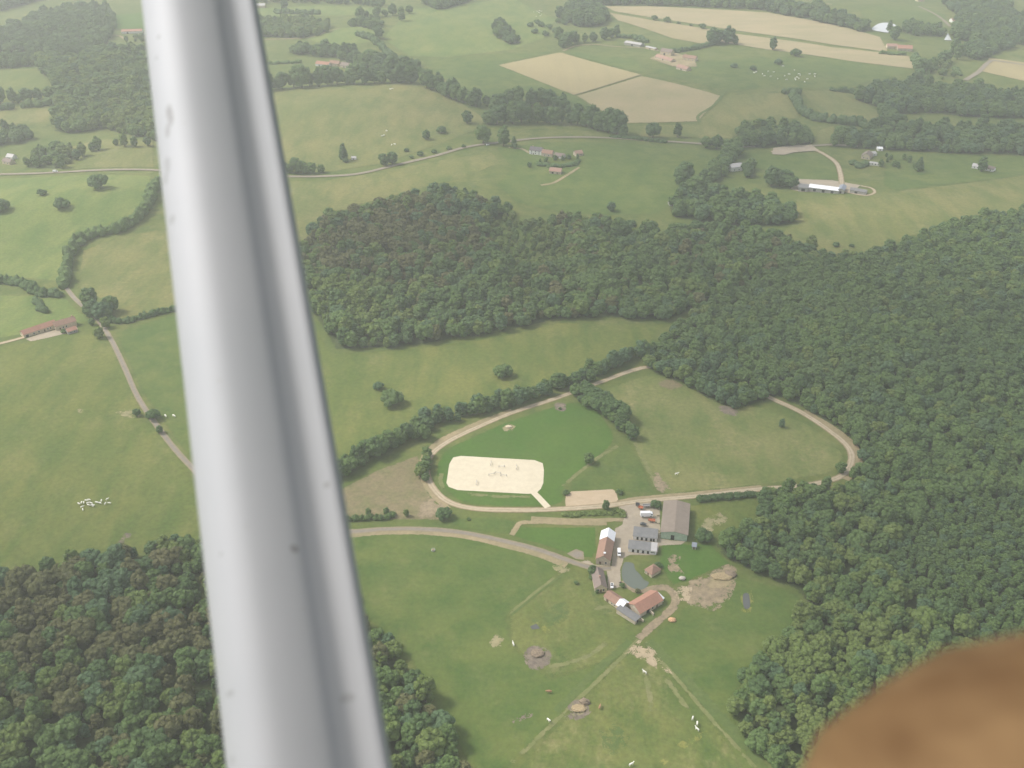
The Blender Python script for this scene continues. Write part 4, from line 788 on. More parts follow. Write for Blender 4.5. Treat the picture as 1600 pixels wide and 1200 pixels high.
# ---------------------------------------------------------------- buildings
def tiles(name, a, b, band=2.2):
    m, nt, bs = mat(name); tc = N(nt, 'ShaderNodeTexCoord').outputs['Object']
    c = mix(nt, ramp(nt, noise_n(nt, tc, .35, 5, .7), .35, .68), a, b)
    f = ramp(nt, noise_n(nt, tc, 2.6, 3, .8), .25, .75); c = mix(nt, 1.0, c, mix(nt, f, (.78,) * 3, (1.2,) * 3), 'MULTIPLY')
    nt.links.new(c, bs.inputs['Base Color']); bs.inputs['Roughness'].default_value = .85; bs.inputs['Specular IOR Level'].default_value = .2
    return m
def sheeting(name, a, b, rough=.6, pitch=1.1):
    m, nt, bs = mat(name); tc = N(nt, 'ShaderNodeTexCoord').outputs['Object']
    w = N(nt, 'ShaderNodeTexWave'); w.inputs['Scale'].default_value = pitch; w.inputs['Distortion'].default_value = .2; nt.links.new(tc, w.inputs['Vector'])
    c = mix(nt, ramp(nt, noise_n(nt, tc, .3, 5, .7), .35, .7), a, b); c = mix(nt, 1.0, c, mix(nt, w.outputs[1], (.9,) * 3, (1.06,) * 3), 'MULTIPLY')
    nt.links.new(c, bs.inputs['Base Color']); bs.inputs['Roughness'].default_value = rough; bs.inputs['Specular IOR Level'].default_value = .3
    return m
B = {
    'red': tiles('red_roof_tiles', (.40, .21, .15), (.34, .185, .135)), 'brown': tiles('brown_roof_tiles', (.27, .17, .125), (.33, .20, .15)),
    'pink': tiles('pink_roof_tiles', (.38, .23, .18), (.33, .21, .165)), 'dark': tiles('dark_slate', (.17, .15, .15), (.13, .125, .13)), 'greyred': tiles('weathered_tiles', (.25, .19, .16), (.20, .165, .15)),
    'fibre': sheeting('grey_brown_sheeting', (.225, .182, .145), (.27, .22, .178)), 'grey': sheeting('grey_sheeting', (.17, .17, .17), (.22, .215, .21)),
    'white': sheeting('white_sheeting', (.86, .86, .88), (.80, .81, .84), .5), 'blue': sheeting('blue_grey_sheeting', (.20, .225, .27), (.26, .28, .32)), 'pale': sheeting('pale_sheeting', (.42, .40, .395), (.48, .46, .445)),
    'cream': paint('cream_render', (.52, .44, .31), .9, .15, .8), 'stone': paint('pale_stone', (.48, .41, .31), .9, .2, .9), 'whitewall': paint('white_render', (.74, .72, .69), .85, .08, .6),
    'green': paint('green_boards', (.36, .45, .34), .7, .15, .7), 'greywall': paint('grey_wall', (.36, .34, .31), .85, .15, .8), 'brick': paint('pink_brick', (.42, .26, .20), .9, .15, .9),
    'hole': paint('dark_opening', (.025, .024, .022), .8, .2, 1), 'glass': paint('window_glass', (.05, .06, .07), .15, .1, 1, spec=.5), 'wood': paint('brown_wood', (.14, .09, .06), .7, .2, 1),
    'skylight': paint('clear_skylight', (.85, .86, .88), .2, .03, 1, spec=.6),
}
def building(name, A, Bp, depth, eave, rise, ridge, wall, roofs, label, cat, group=None, doors=(), windows=(), chimney=None, over=.35, skylight=None, mono=None, hip=False, sides=True):
    a = G(*A); b = G(*Bp); d = b - a; Lx = float(np.linalg.norm(d)); rz = math.atan2(d[1], d[0])
    e = empty(name, (float(a[0]), float(a[1]), float(H(*((a + b) / 2))) + .1), rz); tag(e, label, cat, group)
    # walls
    mb = MB(); t = .12
    if ridge == 'x': prof = [(0, -1), (depth, -1), (depth, eave if mono is None else eave + (rise if mono > 0 else 0)), (depth / 2, eave + rise), (0, eave if mono is None or mono > 0 else eave + rise)]
    else: prof = [(0, -1), (Lx, -1), (Lx, eave), (Lx / 2, eave + rise), (0, eave)]
    if hip: prof = [prof[0], prof[1], (prof[1][0], eave), (0, eave)]
    elif mono is not None: prof = [p for i, p in enumerate(prof) if i != 3]
    prof = [(u, z - .04 if z > 0 else z) for u, z in prof]
    mb.prism(prof, 'x' if ridge == 'x' else 'y', 0, Lx if ridge == 'x' else depth)
    mb.build('wall', B[wall], e)
    # roof, cut along its ridge into lengths of one covering each
    span = depth if ridge == 'x' else Lx; run = Lx if ridge == 'x' else depth; th = .18
    for q, (t0, t1, mk) in enumerate(roofs):
        rb = MB(); a0 = t0 * run - (over if t0 == 0 else 0); a1 = t1 * run + (over if t1 == 1 else 0); lift = .10 * q
        if hip:
            o = over; k = min(.5 * span, .5 * run) if run > span else .5 * run
            if ridge == 'x': base = [(-o, -o), (Lx + o, -o), (Lx + o, depth + o), (-o, depth + o)]; r1, r2 = (k, depth / 2), (Lx - k, depth / 2)
            else: base = [(-o, -o), (Lx + o, -o), (Lx + o, depth + o), (-o, depth + o)]; r1, r2 = (Lx / 2, k), (Lx / 2, depth - k)
            v = [(x, y, eave) for x, y in base] + [(x, y, eave - .18) for x, y in base] + [(*r1, eave + rise), (r2[0] + (.02 if ridge == 'x' else 0), r2[1] + (.02 if ridge != 'x' else 0), eave + rise)]
            ff = [(0, 1, 9, 8), (1, 2, 9), (2, 3, 8, 9), (3, 0, 8)] if ridge == 'x' else [(0, 1, 8), (1, 2, 9, 8), (2, 3, 9), (3, 0, 8, 9)]
            rb.add(v, ff + [(7, 6, 5, 4)] + [(i, (i + 1) % 4, (i + 1) % 4 + 4, i + 4) for i in range(4)])
        elif mono is not None:
            s = rise / span; z0, z1 = (eave, eave + rise) if mono > 0 else (eave + rise, eave); sl = s if mono > 0 else -s
            pr = [(-over, z0 - sl * over), (span + over, z1 + sl * over), (span + over, z1 + sl * over + th), (-over, z0 - sl * over + th)]
            rb.prism([(u, z + lift) for u, z in pr], 'x' if ridge == 'x' else 'y', a0, a1)
        else:
            s = rise / (span / 2); pr = [(-over, eave - s * over), (span / 2, eave + rise), (span + over, eave - s * over), (span + over, eave - s * over + th), (span / 2, eave + rise + th), (-over, eave - s * over + th)]
            rb.prism([(u, z + lift) for u, z in pr], 'x' if ridge == 'x' else 'y', a0, a1)
        ro = rb.build('roof', B[mk], e)
        if chimney and q == 0:
            cx, cy = chimney; cb = MB(); top = eave + rise + 1.1
            cb.box(cx * Lx - .4, cx * Lx + .4, cy * depth - .3, cy * depth + .3, eave + rise * .4, top); cb.box(cx * Lx - .5, cx * Lx + .5, cy * depth - .4, cy * depth + .4, top, top + .15); cb.build('chimney', B['brick'], ro)
    if skylight:
        sb = MB(); cx, cy, ww = skylight; s = rise / (span / 2)
        zz = eave + rise - abs((cx * Lx - Lx / 2)) * s + th if ridge == 'y' else eave + rise - abs(cy * depth - depth / 2) * s + th
        sb.box(cx * Lx - ww / 2, cx * Lx + ww / 2, cy * depth - ww / 2, cy * depth + ww / 2, zz - .1, zz + .35); sb.build('roof_window', B['skylight'], e)
    for x, w, hh, mk in doors:
        db = MB(); db.box(x * Lx - w / 2, x * Lx + w / 2, -.07, .05, 0, hh); dr = db.build('door', B[mk], e)
        hb = MB(); hb.box(x * Lx + w * .3, x * Lx + w * .3 + .1, -.13, -.07, 1.0, 1.15); hb.build('handle', B['greywall'], dr)
    for x, w, z0, z1, mk in windows:
        wb = MB(); wb.box(x * Lx - w / 2 - .1, x * Lx + w / 2 + .1, -.06, .05, z0 - .1, z1 + .1); f = wb.build('window', B['whitewall'], e)
        pb = MB(); pb.box(x * Lx - w / 2, x * Lx + w / 2, -.09, -.06, z0, z1); pb.build('pane', B[mk], f)
    return e
W4 = lambda xs, z0=1.0, z1=2.3, w=1.1: [(x, w, z0, z1, 'glass') for x in xs]
# home farm
building('barn', (1032, 841), (1073, 846), 31, 5.0, 1.6, 'y', 'green', [(0, 1, 'fibre')], 'big barn with grey brown sheet roof and pale green front', 'barn', doors=[(.45, 2.2, 3.4, 'hole')], over=.5)
building('barn', (931, 881), (953, 884), 26, 4.0, 3.0, 'y', 'stone', [(0, .68, 'brown'), (.68, 1, 'white')], 'long brown tiled barn whose far end has a white roof', 'barn', skylight=(.55, .10, 1.3), doors=[(.3, 1.2, 2.1, 'wood')], windows=W4((.7,)))
building('stable_row', (989, 842.5), (1026, 847), 8.5, 2.6, .35, 'x', 'whitewall', [(0, 1, 'grey')], 'upper grey roofed stable row with dark stall doors', 'stable', doors=[(x, 1.25, 2.1, 'hole') for x in (.19, .37, .56, .76, .87)], mono=1)
building('stable_row', (981.5, 862), (1025, 867), 7.2, 2.6, .3, 'x', 'whitewall', [(0, .80, 'grey'), (.80, 1, 'pale')], 'lower grey roofed stable row facing the pond', 'stable', doors=[(x, 1.3, 2.1, 'hole') for x in (.17, .35, .53, .71)], windows=[(.88, 2.6, 1.0, 1.7, 'hole')], mono=1)
building('farmhouse', (929.5, 926), (948, 925), 15, 3.2, 2.8, 'y', 'cream', [(0, 1, 'greyred')], 'lower farmhouse with weathered brown tiles and cream gable', 'house', chimney=(.5, .4), windows=W4((.28, .72)), doors=[(.5, 1.1, 2.1, 'wood')])
building('shed', (943.5, 937), (971, 956), 6.5, 2.6, 2.0, 'x', 'cream', [(0, .68, 'brown'), (.68, 1, 'white')], 'long low shed with brown roof and a white roofed end', 'shed', doors=[(.2, 1.6, 2.0, 'wood')], windows=W4((.45, .6), .9, 1.7))
building('barn', (1000, 965), (1035, 944), 10, 3.0, 2.9, 'x', 'stone', [(0, 1, 'red')], 'barn with bright red tiled roof at the lower end of the yard', 'barn', doors=[(.35, 2.4, 2.4, 'hole'), (.75, 1.2, 2.1, 'wood')], windows=W4((.55,)))
building('lean_to', (992, 976), (1000, 969), 13, 2.4, .9, 'x', 'stone', [(0, 1, 'grey')], 'low grey roofed lean to at the left end of the red barn', 'lean-to shed', mono=1, doors=[(.5, 1.6, 1.9, 'hole')])
building('lean_to', (1032, 943), (1036.5, 940), 4.5, 2.6, 1.0, 'x', 'whitewall', [(0, 1, 'white')], 'tiny white roofed lean to at the right end of the red barn', 'lean-to shed', mono=1)
building('hut', (1007, 895), (1018, 903), 7.5, 2.4, 2.8, 'x', 'cream', [(0, 1, 'brown')], 'small square hut with pyramid brown roof beside the pond', 'hut', hip=True, doors=[(.5, 1.1, 1.9, 'wood')], windows=W4((.2,), .9, 1.6, .8))
building('garden_shed', (1081, 858), (1087, 859), 2.8, 2.1, .6, 'x', 'greywall', [(0, 1, 'blue')], 'small blue grey shed under the trees right of the barn', 'shed', mono=1, doors=[(.5, .9, 1.8, 'wood')])
# long stone house on the left
building('stone_house', (38, 528), (90, 513), 7.5, 3.4, 2.6, 'x', 'cream', [(0, 1, 'red')], 'long low cream stone house with red tiled roof', 'house', doors=[(.1, 2.2, 2.4, 'hole'), (.62, 1.1, 2.1, 'wood')], windows=W4((.3, .45, .72, .8, .92)))
building('stone_house', (88, 517), (121, 509), 8.5, 4.2, 2.8, 'x', 'cream', [(0, 1, 'brown')], 'taller right end of the long red roofed house', 'house', doors=[(.2, 1.1, 2.1, 'wood')], windows=W4((.35, .5), 1.2, 2.6), chimney=(.9, .5))
building('porch_wing', (107, 523), (121.5, 519), 6, 2.6, 1.9, 'x', 'greywall', [(0, 1, 'red')], 'red roofed front wing of the long cream house', 'house wing', windows=W4((.3, .7), .9, 1.8), over=.3)
# white house cluster
building('house', (827, 241), (846, 243), 9, 5.2, 3.4, 'x', 'whitewall', [(0, 1, 'dark')], 'white house with dark roof beside the grey road', 'house', windows=W4((.2, .5, .8), 1, 2.4) + W4((.2, .5, .8), 3.4, 4.6), chimney=(.2, .5), doors=[(.35, 1.1, 2.1, 'wood')])
building('barn', (846, 244), (862, 246), 9, 4.0, 3.2, 'x', 'stone', [(0, 1, 'brown')], 'brown roofed barn joined to the white house', 'barn', windows=W4((.3, .7)))
building('barn', (866, 247), (880, 249), 8, 3.2, 2.6, 'x', 'whitewall', [(0, 1, 'greyred')], 'low weathered barn right of the joined brown barn', 'barn', doors=[(.4, 2, 2.3, 'wood')])
building('cottage', (900, 245), (911, 243), 8, 3.2, 2.8, 'x', 'stone', [(0, 1, 'pink')], 'small pink roofed cottage at the right of the white house group', 'cottage', doors=[(.25, 2, 2.3, 'hole')], windows=W4((.7,)))
building('barn', (858, 271), (876, 273), 9, 3.2, 2.9, 'x', 'stone', [(0, 1, 'pink')], 'pink roofed barn alone below the white house', 'barn', doors=[(.3, 2.4, 2.4, 'hole'), (.7, 1.2, 2.1, 'wood')])
# white roofed barn group
building('barn', (1263, 299), (1309, 303), 12, 4.2, 1.6, 'x', 'greywall', [(0, 1, 'white')], 'long low barn with brilliant white roof', 'barn', doors=[(x, 3, 3, 'hole') for x in (.2, .5, .8)])
building('shed', (1247, 299), (1262, 300), 14, 4.4, 1.8, 'x', 'greywall', [(0, 1, 'grey')], 'grey roofed shed at the left end of the white roofed barn', 'shed', doors=[(.5, 4, 3.4, 'hole')])
building('shed', (1308, 302), (1318, 303), 16, 4.2, 1.6, 'y', 'greywall', [(0, 1, 'blue')], 'blue grey roofed shed at the right end of the white barn', 'shed', doors=[(.5, 2, 2.6, 'hole')])
building('shed', (1327, 302), (1352, 305), 9, 3.6, 1.4, 'x', 'greywall', [(0, 1, 'grey')], 'long grey roofed shed inside the looping drive', 'shed', doors=[(.4, 3, 2.8, 'hole')])
building('house', (1345, 248), (1359, 250), 14, 4.2, 3.4, 'y', 'stone', [(0, 1, 'greyred')], 'small grey brown house among gardens above the pasture', 'house', windows=W4((.3, .7)), chimney=(.5, .6))
building('annex', (1361, 245), (1370, 243), 8, 3, 1.5, 'x', 'whitewall', [(0, 1, 'pale')], 'pale flat roofed annex beside the small grey house', 'annex', windows=W4((.5,)))
building('caravan_shed', (1358, 258), (1377, 260), 6, 2.6, .8, 'x', 'whitewall', [(0, 1, 'pale')], 'long narrow pale shed in front of the small grey house', 'shed', windows=W4((.25, .5, .75)))
building('hut', (1371, 236), (1379, 236), 7, 2.8, 1.6, 'x', 'whitewall', [(0, 1, 'white')], 'tiny white hut behind the small grey house', 'hut', doors=[(.5, 1.2, 2, 'wood')])
building('cottage', (1518, 263), (1531, 265), 8, 3, 2.2, 'x', 'whitewall', [(0, 1, 'pale')], 'left of the two tiny pale cottages in the far right pasture', 'cottage', windows=W4((.3, .7)))
building('cottage', (1537, 266), (1551, 269), 8, 3, 2.4, 'x', 'whitewall', [(0, 1, 'greyred')], 'right of the two tiny pale cottages, with browner roof', 'cottage', windows=W4((.3, .7)))
building('house', (1142, 268), (1160, 267), 11, 5, 3, 'x', 'whitewall', [(0, 1, 'pale')], 'pale grey roofed building half hidden in the copse', 'house', windows=W4((.3, .7)))
building('hut', (1047, 322), (1054, 321), 6, 2.6, 1.5, 'x', 'greywall', [(0, 1, 'pale')], 'tiny grey hut at the edge of the dark copse', 'hut', doors=[(.5, 1.1, 2, 'wood')])
# far farm by the crops
building('farm_barn', (975, 70), (1000, 74), 14, 4, 2, 'x', 'greywall', [(0, 1, 'pale')], 'long pale roofed shed left of the far farm', 'shed', doors=[(.5, 4, 3, 'hole')])
building('farm_barn', (1031, 86), (1048, 88), 12, 6, 4, 'x', 'cream', [(0, 1, 'greyred')], 'tall cream barn at the heart of the far farm', 'barn', doors=[(.4, 3, 4, 'hole')], windows=W4((.75,), 3, 4.2))
building('farm_barn', (1023, 92), (1048, 98), 10, 3.4, 3, 'x', 'stone', [(0, 1, 'pink')], 'long low pink roofed barn in front of the cream barn', 'barn', doors=[(.5, 2.4, 2.6, 'hole')])
building('farm_house', (1066, 94), (1086, 96), 10, 4.5, 3.4, 'x', 'cream', [(0, 1, 'brown')], 'cream farmhouse with brown roof on the right of the far farm', 'house', windows=W4((.2, .5, .8)), chimney=(.15, .5))
building('farm_barn', (1056, 108), (1072, 112), 11, 3.4, 3.4, 'x', 'stone', [(0, 1, 'pink')], 'small pink roofed barn lowest in the far farm', 'barn', doors=[(.5, 2.4, 2.6, 'hole')])
building('farm_barn', (1008, 76), (1023, 79), 8, 3, 1, 'x', 'cream', [(0, 1, 'pale')], 'small pale shed between the long shed and cream barn', 'shed', doors=[(.5, 2, 2.2, 'hole')])
building('house', (1386, 76), (1402, 77), 12, 4.2, 3.4, 'x', 'cream', [(0, 1, 'pink')], 'cream left half of the house below the white pond', 'house', windows=W4((.3, .7)))
building('house', (1402, 79), (1425, 81), 14, 4.4, 4.2, 'x', 'stone', [(0, 1, 'red')], 'red roofed right half of the house below the white pond', 'house', windows=W4((.25, .5, .75)), chimney=(.7, .5))
# far left farm
building('farm_building', (493, 103), (513, 105), 11, 3.6, 3.4, 'x', 'whitewall', [(0, 1, 'red')], 'red roofed barn at the left of the far left farm', 'barn', doors=[(.3, 2, 2.4, 'hole')])
building('farm_building', (514, 103), (529, 104), 11, 4.4, 3.4, 'x', 'cream', [(0, 1, 'brown')], 'cream house with brown roof in the far left farm', 'house', windows=W4((.3, .7)))
building('farm_building', (531, 105), (544, 107), 12, 3.6, 3.6, 'x', 'stone', [(0, 1, 'greyred')], 'grey brown barn at the right of the far left farm', 'barn', doors=[(.5, 2, 2.4, 'hole')])
building('greenhouse', (500, 78), (537, 78), 12, 3, 1.5, 'x', 'greywall', [(0, 1, 'white')], 'long pale roof showing between dark trees behind the far left farm', 'shed')
building('barn', (190, 53), (222, 52), 14, 4, 2.4, 'x', 'whitewall', [(0, 1, 'red')], 'long white walled red roofed barn behind the strut', 'barn', doors=[(.3, 3, 3, 'hole')])
building('cottage', (4, 256), (16, 258), 8, 3.4, 3, 'x', 'cream', [(0, 1, 'greyred')], 'brown roofed cottage by the road at the left edge', 'cottage', windows=W4((.3, .7)))
building('cottage', (10, 249), (20, 250), 8, 3.2, 3.0, 'x', 'whitewall', [(0, 1, 'pale')], 'pale gabled cottage behind the brown one at the left edge', 'cottage', windows=W4((.5,)))
building('house', (396, 12), (414, 12), 14, 4, 3, 'x', 'cream', [(0, 1, 'pale')], 'pale house at the top edge beside the strut', 'house', windows=W4((.3, .7)))
building('house', (1488, 36), (1499, 36), 13, 4.4, 3.6, 'x', 'whitewall', [(0, 1, 'brown')], 'small white house by the lane at the upper right', 'house', windows=W4((.3, .7)))
building('house', (1476, 5), (1492, 6), 14, 4.4, 3.6, 'x', 'whitewall', [(0, 1, 'white')], 'white roofed house cut by the top edge on the right', 'house', windows=W4((.3, .7)))
building('house', (1434, 3), (1444, 3), 13, 4.4, 3.0, 'x', 'cream', [(0, 1, 'pale')], 'cream house at the top edge left of the white roofed one', 'house', windows=W4((.5,)))
building('house', (1534, 68), (1544, 68), 9, 3, 2.4, 'x', 'whitewall', [(0, 1, 'white')], 'tiny white roof in the trees above the road junction', 'house', windows=W4((.5,)))
building('roadside_hut', (549, 250), (556, 250), 5, 2.4, 1.4, 'x', 'whitewall', [(0, 1, 'pale')], 'tiny white hut beside the pointed tree above the road', 'hut', doors=[(.5, 1, 1.9, 'wood')])
# low walls of the yard before the red barn
def low_wall(A, Bp, h, label):
    a = G(*A); b = G(*Bp); d = b - a; L = float(np.linalg.norm(d)); mb = MB(); mb.box(0, L, -.25, .25, -.5, h); mb.box(-.05, L + .05, -.32, .32, h, h + .12)
    o = mb.build('yard_wall', B['stone']); o.location = (a[0], a[1], float(H(*a))); o.rotation_euler = (0, 0, math.atan2(d[1], d[0])); tag(o, label, 'wall')
low_wall((1000, 968), (1005, 972), 1.6, 'short stone wall stub beside the grey lean to')
low_wall((1015, 956), (1021, 962), 1.6, 'short stone wall stub before the middle of the red barn')

# ---------------------------------------------------------------- vehicles
V = {'white': paint('white_vehicle_paint', (.82, .82, .82), .35, .03, 2, spec=.5), 'orange': paint('orange_machine_paint', (.50, .17, .09), .45, .12, 2), 'dark': paint('dark_vehicle_paint', (.07, .075, .085), .35, .1, 2, spec=.5),
     'grey': paint('grey_machine_paint', (.34, .33, .32), .6, .15, 2), 'tyre': paint('tyre_rubber', (.03, .03, .03), .9, .1, 3), 'steel': paint('rim_steel', (.5, .5, .5), .4, .1, 3), 'lamp': paint('lamp_glass', (.8, .78, .7), .2, .05, 3)}
def wheel(parent, x, y, r, w=.24):
    mb = MB(); mb.tube((x, y - w / 2, r), (x, y + w / 2, r), r, r, 16); t = mb.build('wheel', V['tyre'], parent)
    rb = MB(); s = math.copysign(1, y); rb.tube((x, y + s * w / 2, r), (x, y + s * (w / 2 + .03), r), r * .55, r * .5, 12); rb.build('rim', V['steel'], t)
def vehicle(name, px, py, heading, prof, half, paintk, glasses, wheels, label, cat, r=.36):
    x, y, z = P(px, py); e = empty(name, (x, y, z + 1.0), heading); tag(e, label, cat)
    mb = MB(); n = len(prof); v = []
    for yy, k in ((-half, 1), (-half * .93, 0), (half * .93, 0), (half, 1)):
        for u, zz in prof: v.append((u * (.985 if not k else 1), yy * (1 - .10 * max(0, zz - 1.1) if k else 1), zz - (.04 if k else 0)))
    f = [tuple(range(n - 1, -1, -1)), tuple(range(3 * n, 4 * n))]
    for s in range(3):
        for i in range(n): f.append((s * n + i, s * n + (i + 1) % n, (s + 1) * n + (i + 1) % n, (s + 1) * n + i))
    mb.add(v, f); mb.build('body', V[paintk], e)
    for x0, x1, y0, y1, z0, z1 in glasses: gb = MB(); gb.box(x0, x1, y0, y1, z0, z1); gb.build('window', B['glass'], e)
    for wx in wheels:
        for s in (-1, 1): wheel(e, wx, s * (half - .10), r)
    L = max(u for u, _ in prof)
    for s in (-1, 1): lb = MB(); lb.box(L - .08, L + .02, s * half * .7 - .14, s * half * .7 + .14, .62, .82); lb.build('headlight', V['lamp'], e)
    return e
VAN = [(-2.8, .4), (2.8, .4), (2.85, .9), (2.5, 1.15), (1.9, 1.25), (1.35, 2.15), (1.1, 2.3), (-2.75, 2.3)]
LORRY = [(-4.0, .5), (3.9, .5), (3.95, 1.0), (3.8, 2.4), (3.4, 2.6), (2.4, 2.65), (2.3, 3.2), (-4.0, 3.2)]
CAR = [(-2.0, .3), (2.05, .3), (2.1, .65), (1.95, .82), (.95, .92), (.4, 1.42), (-1.1, 1.45), (-1.75, .95), (-2.05, .88)]
vehicle('delivery_van', 967, 867, R(-93), VAN, 1.0, 'white', [(1.42, 1.86, -.85, .85, 1.34, 2.0), (.5, 1.2, -1.0, -.90, 1.4, 2.0), (.5, 1.2, .90, 1.0, 1.4, 2.0)], (-1.8, 1.8), 'white van parked beside the long brown barn', 'van')
vehicle('horse_lorry', 1010, 808, R(2), LORRY, 1.25, 'white', [(3.76, 3.96, -1.0, 1.0, 1.5, 2.3), (2.7, 3.5, -1.27, -1.10, 1.5, 2.3)], (-2.6, 2.6), 'long white horse lorry parked in the upper yard', 'lorry', .48)
vehicle('parked_car', 1005, 822, R(-8), CAR, .88, 'dark', [(-1.0, .3, -.72, .72, 1.44, 1.47), (.5, .9, -.7, .7, 1.0, 1.35)], (-1.3, 1.35), 'dark car parked behind the upper stable row', 'car', .32)
vehicle('parked_car', 956, 918, R(-95), CAR, .88, 'white', [(-1.0, .3, -.6, .6, 1.44, 1.47), (.5, .9, -.7, .7, 1.0, 1.35)], (-1.3, 1.35), 'small pale car parked right of the lower farmhouse', 'car', .32)
vehicle('delivery_van', 87, 270, R(2), VAN, 1.0, 'white', [(1.42, 1.86, -.85, .85, 1.34, 2.0), (.5, 1.2, -1.0, -.9, 1.4, 2.0)], (-1.8, 1.8), 'white van driving along the country road on the left', 'van')
vehicle('parked_car', 830, 313, R(10), CAR, .88, 'white', [(.5, .9, -.7, .7, 1.0, 1.35), (-1.0, .3, -.6, .6, 1.44, 1.47)], (-1.3, 1.35), 'tiny white car in the pasture above the middle wood', 'car', .32) if False else None
vehicle('car', 762, 228, R(15), CAR, .88, 'white', [(-1.0, .3, -.6, .6, 1.44, 1.47), (.5, .9, -.7, .7, 1.0, 1.35)], (-1.3, 1.35), 'pale car on the road beside the large rounded tree', 'car', .32)
def trailer(px, py, heading, col, L, label):
    x, y, z = P(px, py); e = empty('farm_trailer', (x, y, z + .7), heading); tag(e, label, 'trailer')
    mb = MB(); mb.box(-L / 2, L / 2, -1, 1, .8, .95); [mb.box(*q) for q in ((-L / 2, L / 2, -1.0, -.92, .95, 1.6), (-L / 2, L / 2, .92, 1.0, .95, 1.6), (-L / 2, -L / 2 + .08, -.92, .92, .95, 1.6), (L / 2 - .08, L / 2, -.92, .92, .95, 1.6))]; mb.build('body', V[col], e)
    tb = MB(); tb.tube((L / 2, 0, .85), (L / 2 + 1.3, 0, .6), .07, .05); tb.build('drawbar', V['grey'], e)
    for wx in (-.7, .5):
        for s in (-1, 1): wheel(e, wx, s * .9, .4)
trailer(1018, 816, R(-12), 'orange', 4.4, 'orange red trailer parked below the white lorry')
trailer(1001, 796, R(-25), 'orange', 3.0, 'small rusty red trailer above the white lorry')
trailer(1011, 793, R(4), 'grey', 5.5, 'long grey trailer along the hedge behind the lorry')
trailer(996, 791, R(-5), 'dark', 2.6, 'small dark trailer at the left end of the trailer line')
def pile(px, py, rz, n, label):
    x, y, z = P(px, py); e = empty('pallet_stack', (x, y, z + .15), rz); tag(e, label, 'pallet stack')
    for k in range(n):
        mb = MB(); z0 = k * .16
        for i in range(5): mb.box(-.6 + i * .26, -.44 + i * .26, -.5, .5, z0 + .11, z0 + .135)
        for yy in (-.45, 0, .45): mb.box(-.6, .6, yy - .04, yy + .04, z0, z0 + .10)
        mb.build('pallet', B['cream'], e)
pile(1027.5, 806, .2, 7, 'pale pallet stack by the rear left wall of the big barn'); pile(1028, 818, 1.2, 5, 'pale pallet stack halfway along the left wall of the big barn'); pile(1027.5, 830, .5, 8, 'pale pallet stack near the front left corner of the big barn'); pile(999, 855, .4, 4, 'low pallet stack between the two stable rows') if False else None
# show jumps on the white arena
def jump(px, py, rz, label):
    x, y, z = P(px, py); e = empty('show_jump', (x, y, z + .9), rz); tag(e, label, 'show jump', 'show jumps on the white sand arena')
    for s in (-1, 1):
        mb = MB(); mb.box(s * 1.9 - .08, s * 1.9 + .08, -.08, .08, 0, 1.5); mb.box(s * 1.9 - .3, s * 1.9 + .3, -.4, .4, 0, .1); mb.build('wing', B['greywall'], e)
    for k in range(3): mb = MB(); mb.tube((-1.85, 0, .35 + .35 * k), (1.85, 0, .35 + .35 * k), .06, .06); mb.build('pole', V['grey'] if k % 2 else B['whitewall'], e)
for px, py, rz, lab in ((767, 726, 1.5, 'show jump near the upper edge of the white arena'), (807, 732, 1.5, 'show jump right of centre on the white arena'), (744.5, 756, 1.5, 'show jump at the lower left of the white arena'),
                        (768, 743, .4, 'left jump of the cluster in the middle of the white arena'), (778, 741, -.2, 'middle jump of the cluster on the white arena'), (787, 745, -.1, 'right jump of the cluster in the middle of the white arena'), (784, 731, .1, 'faint jump just above the middle cluster on the arena')):
    jump(px, py, rz, lab)

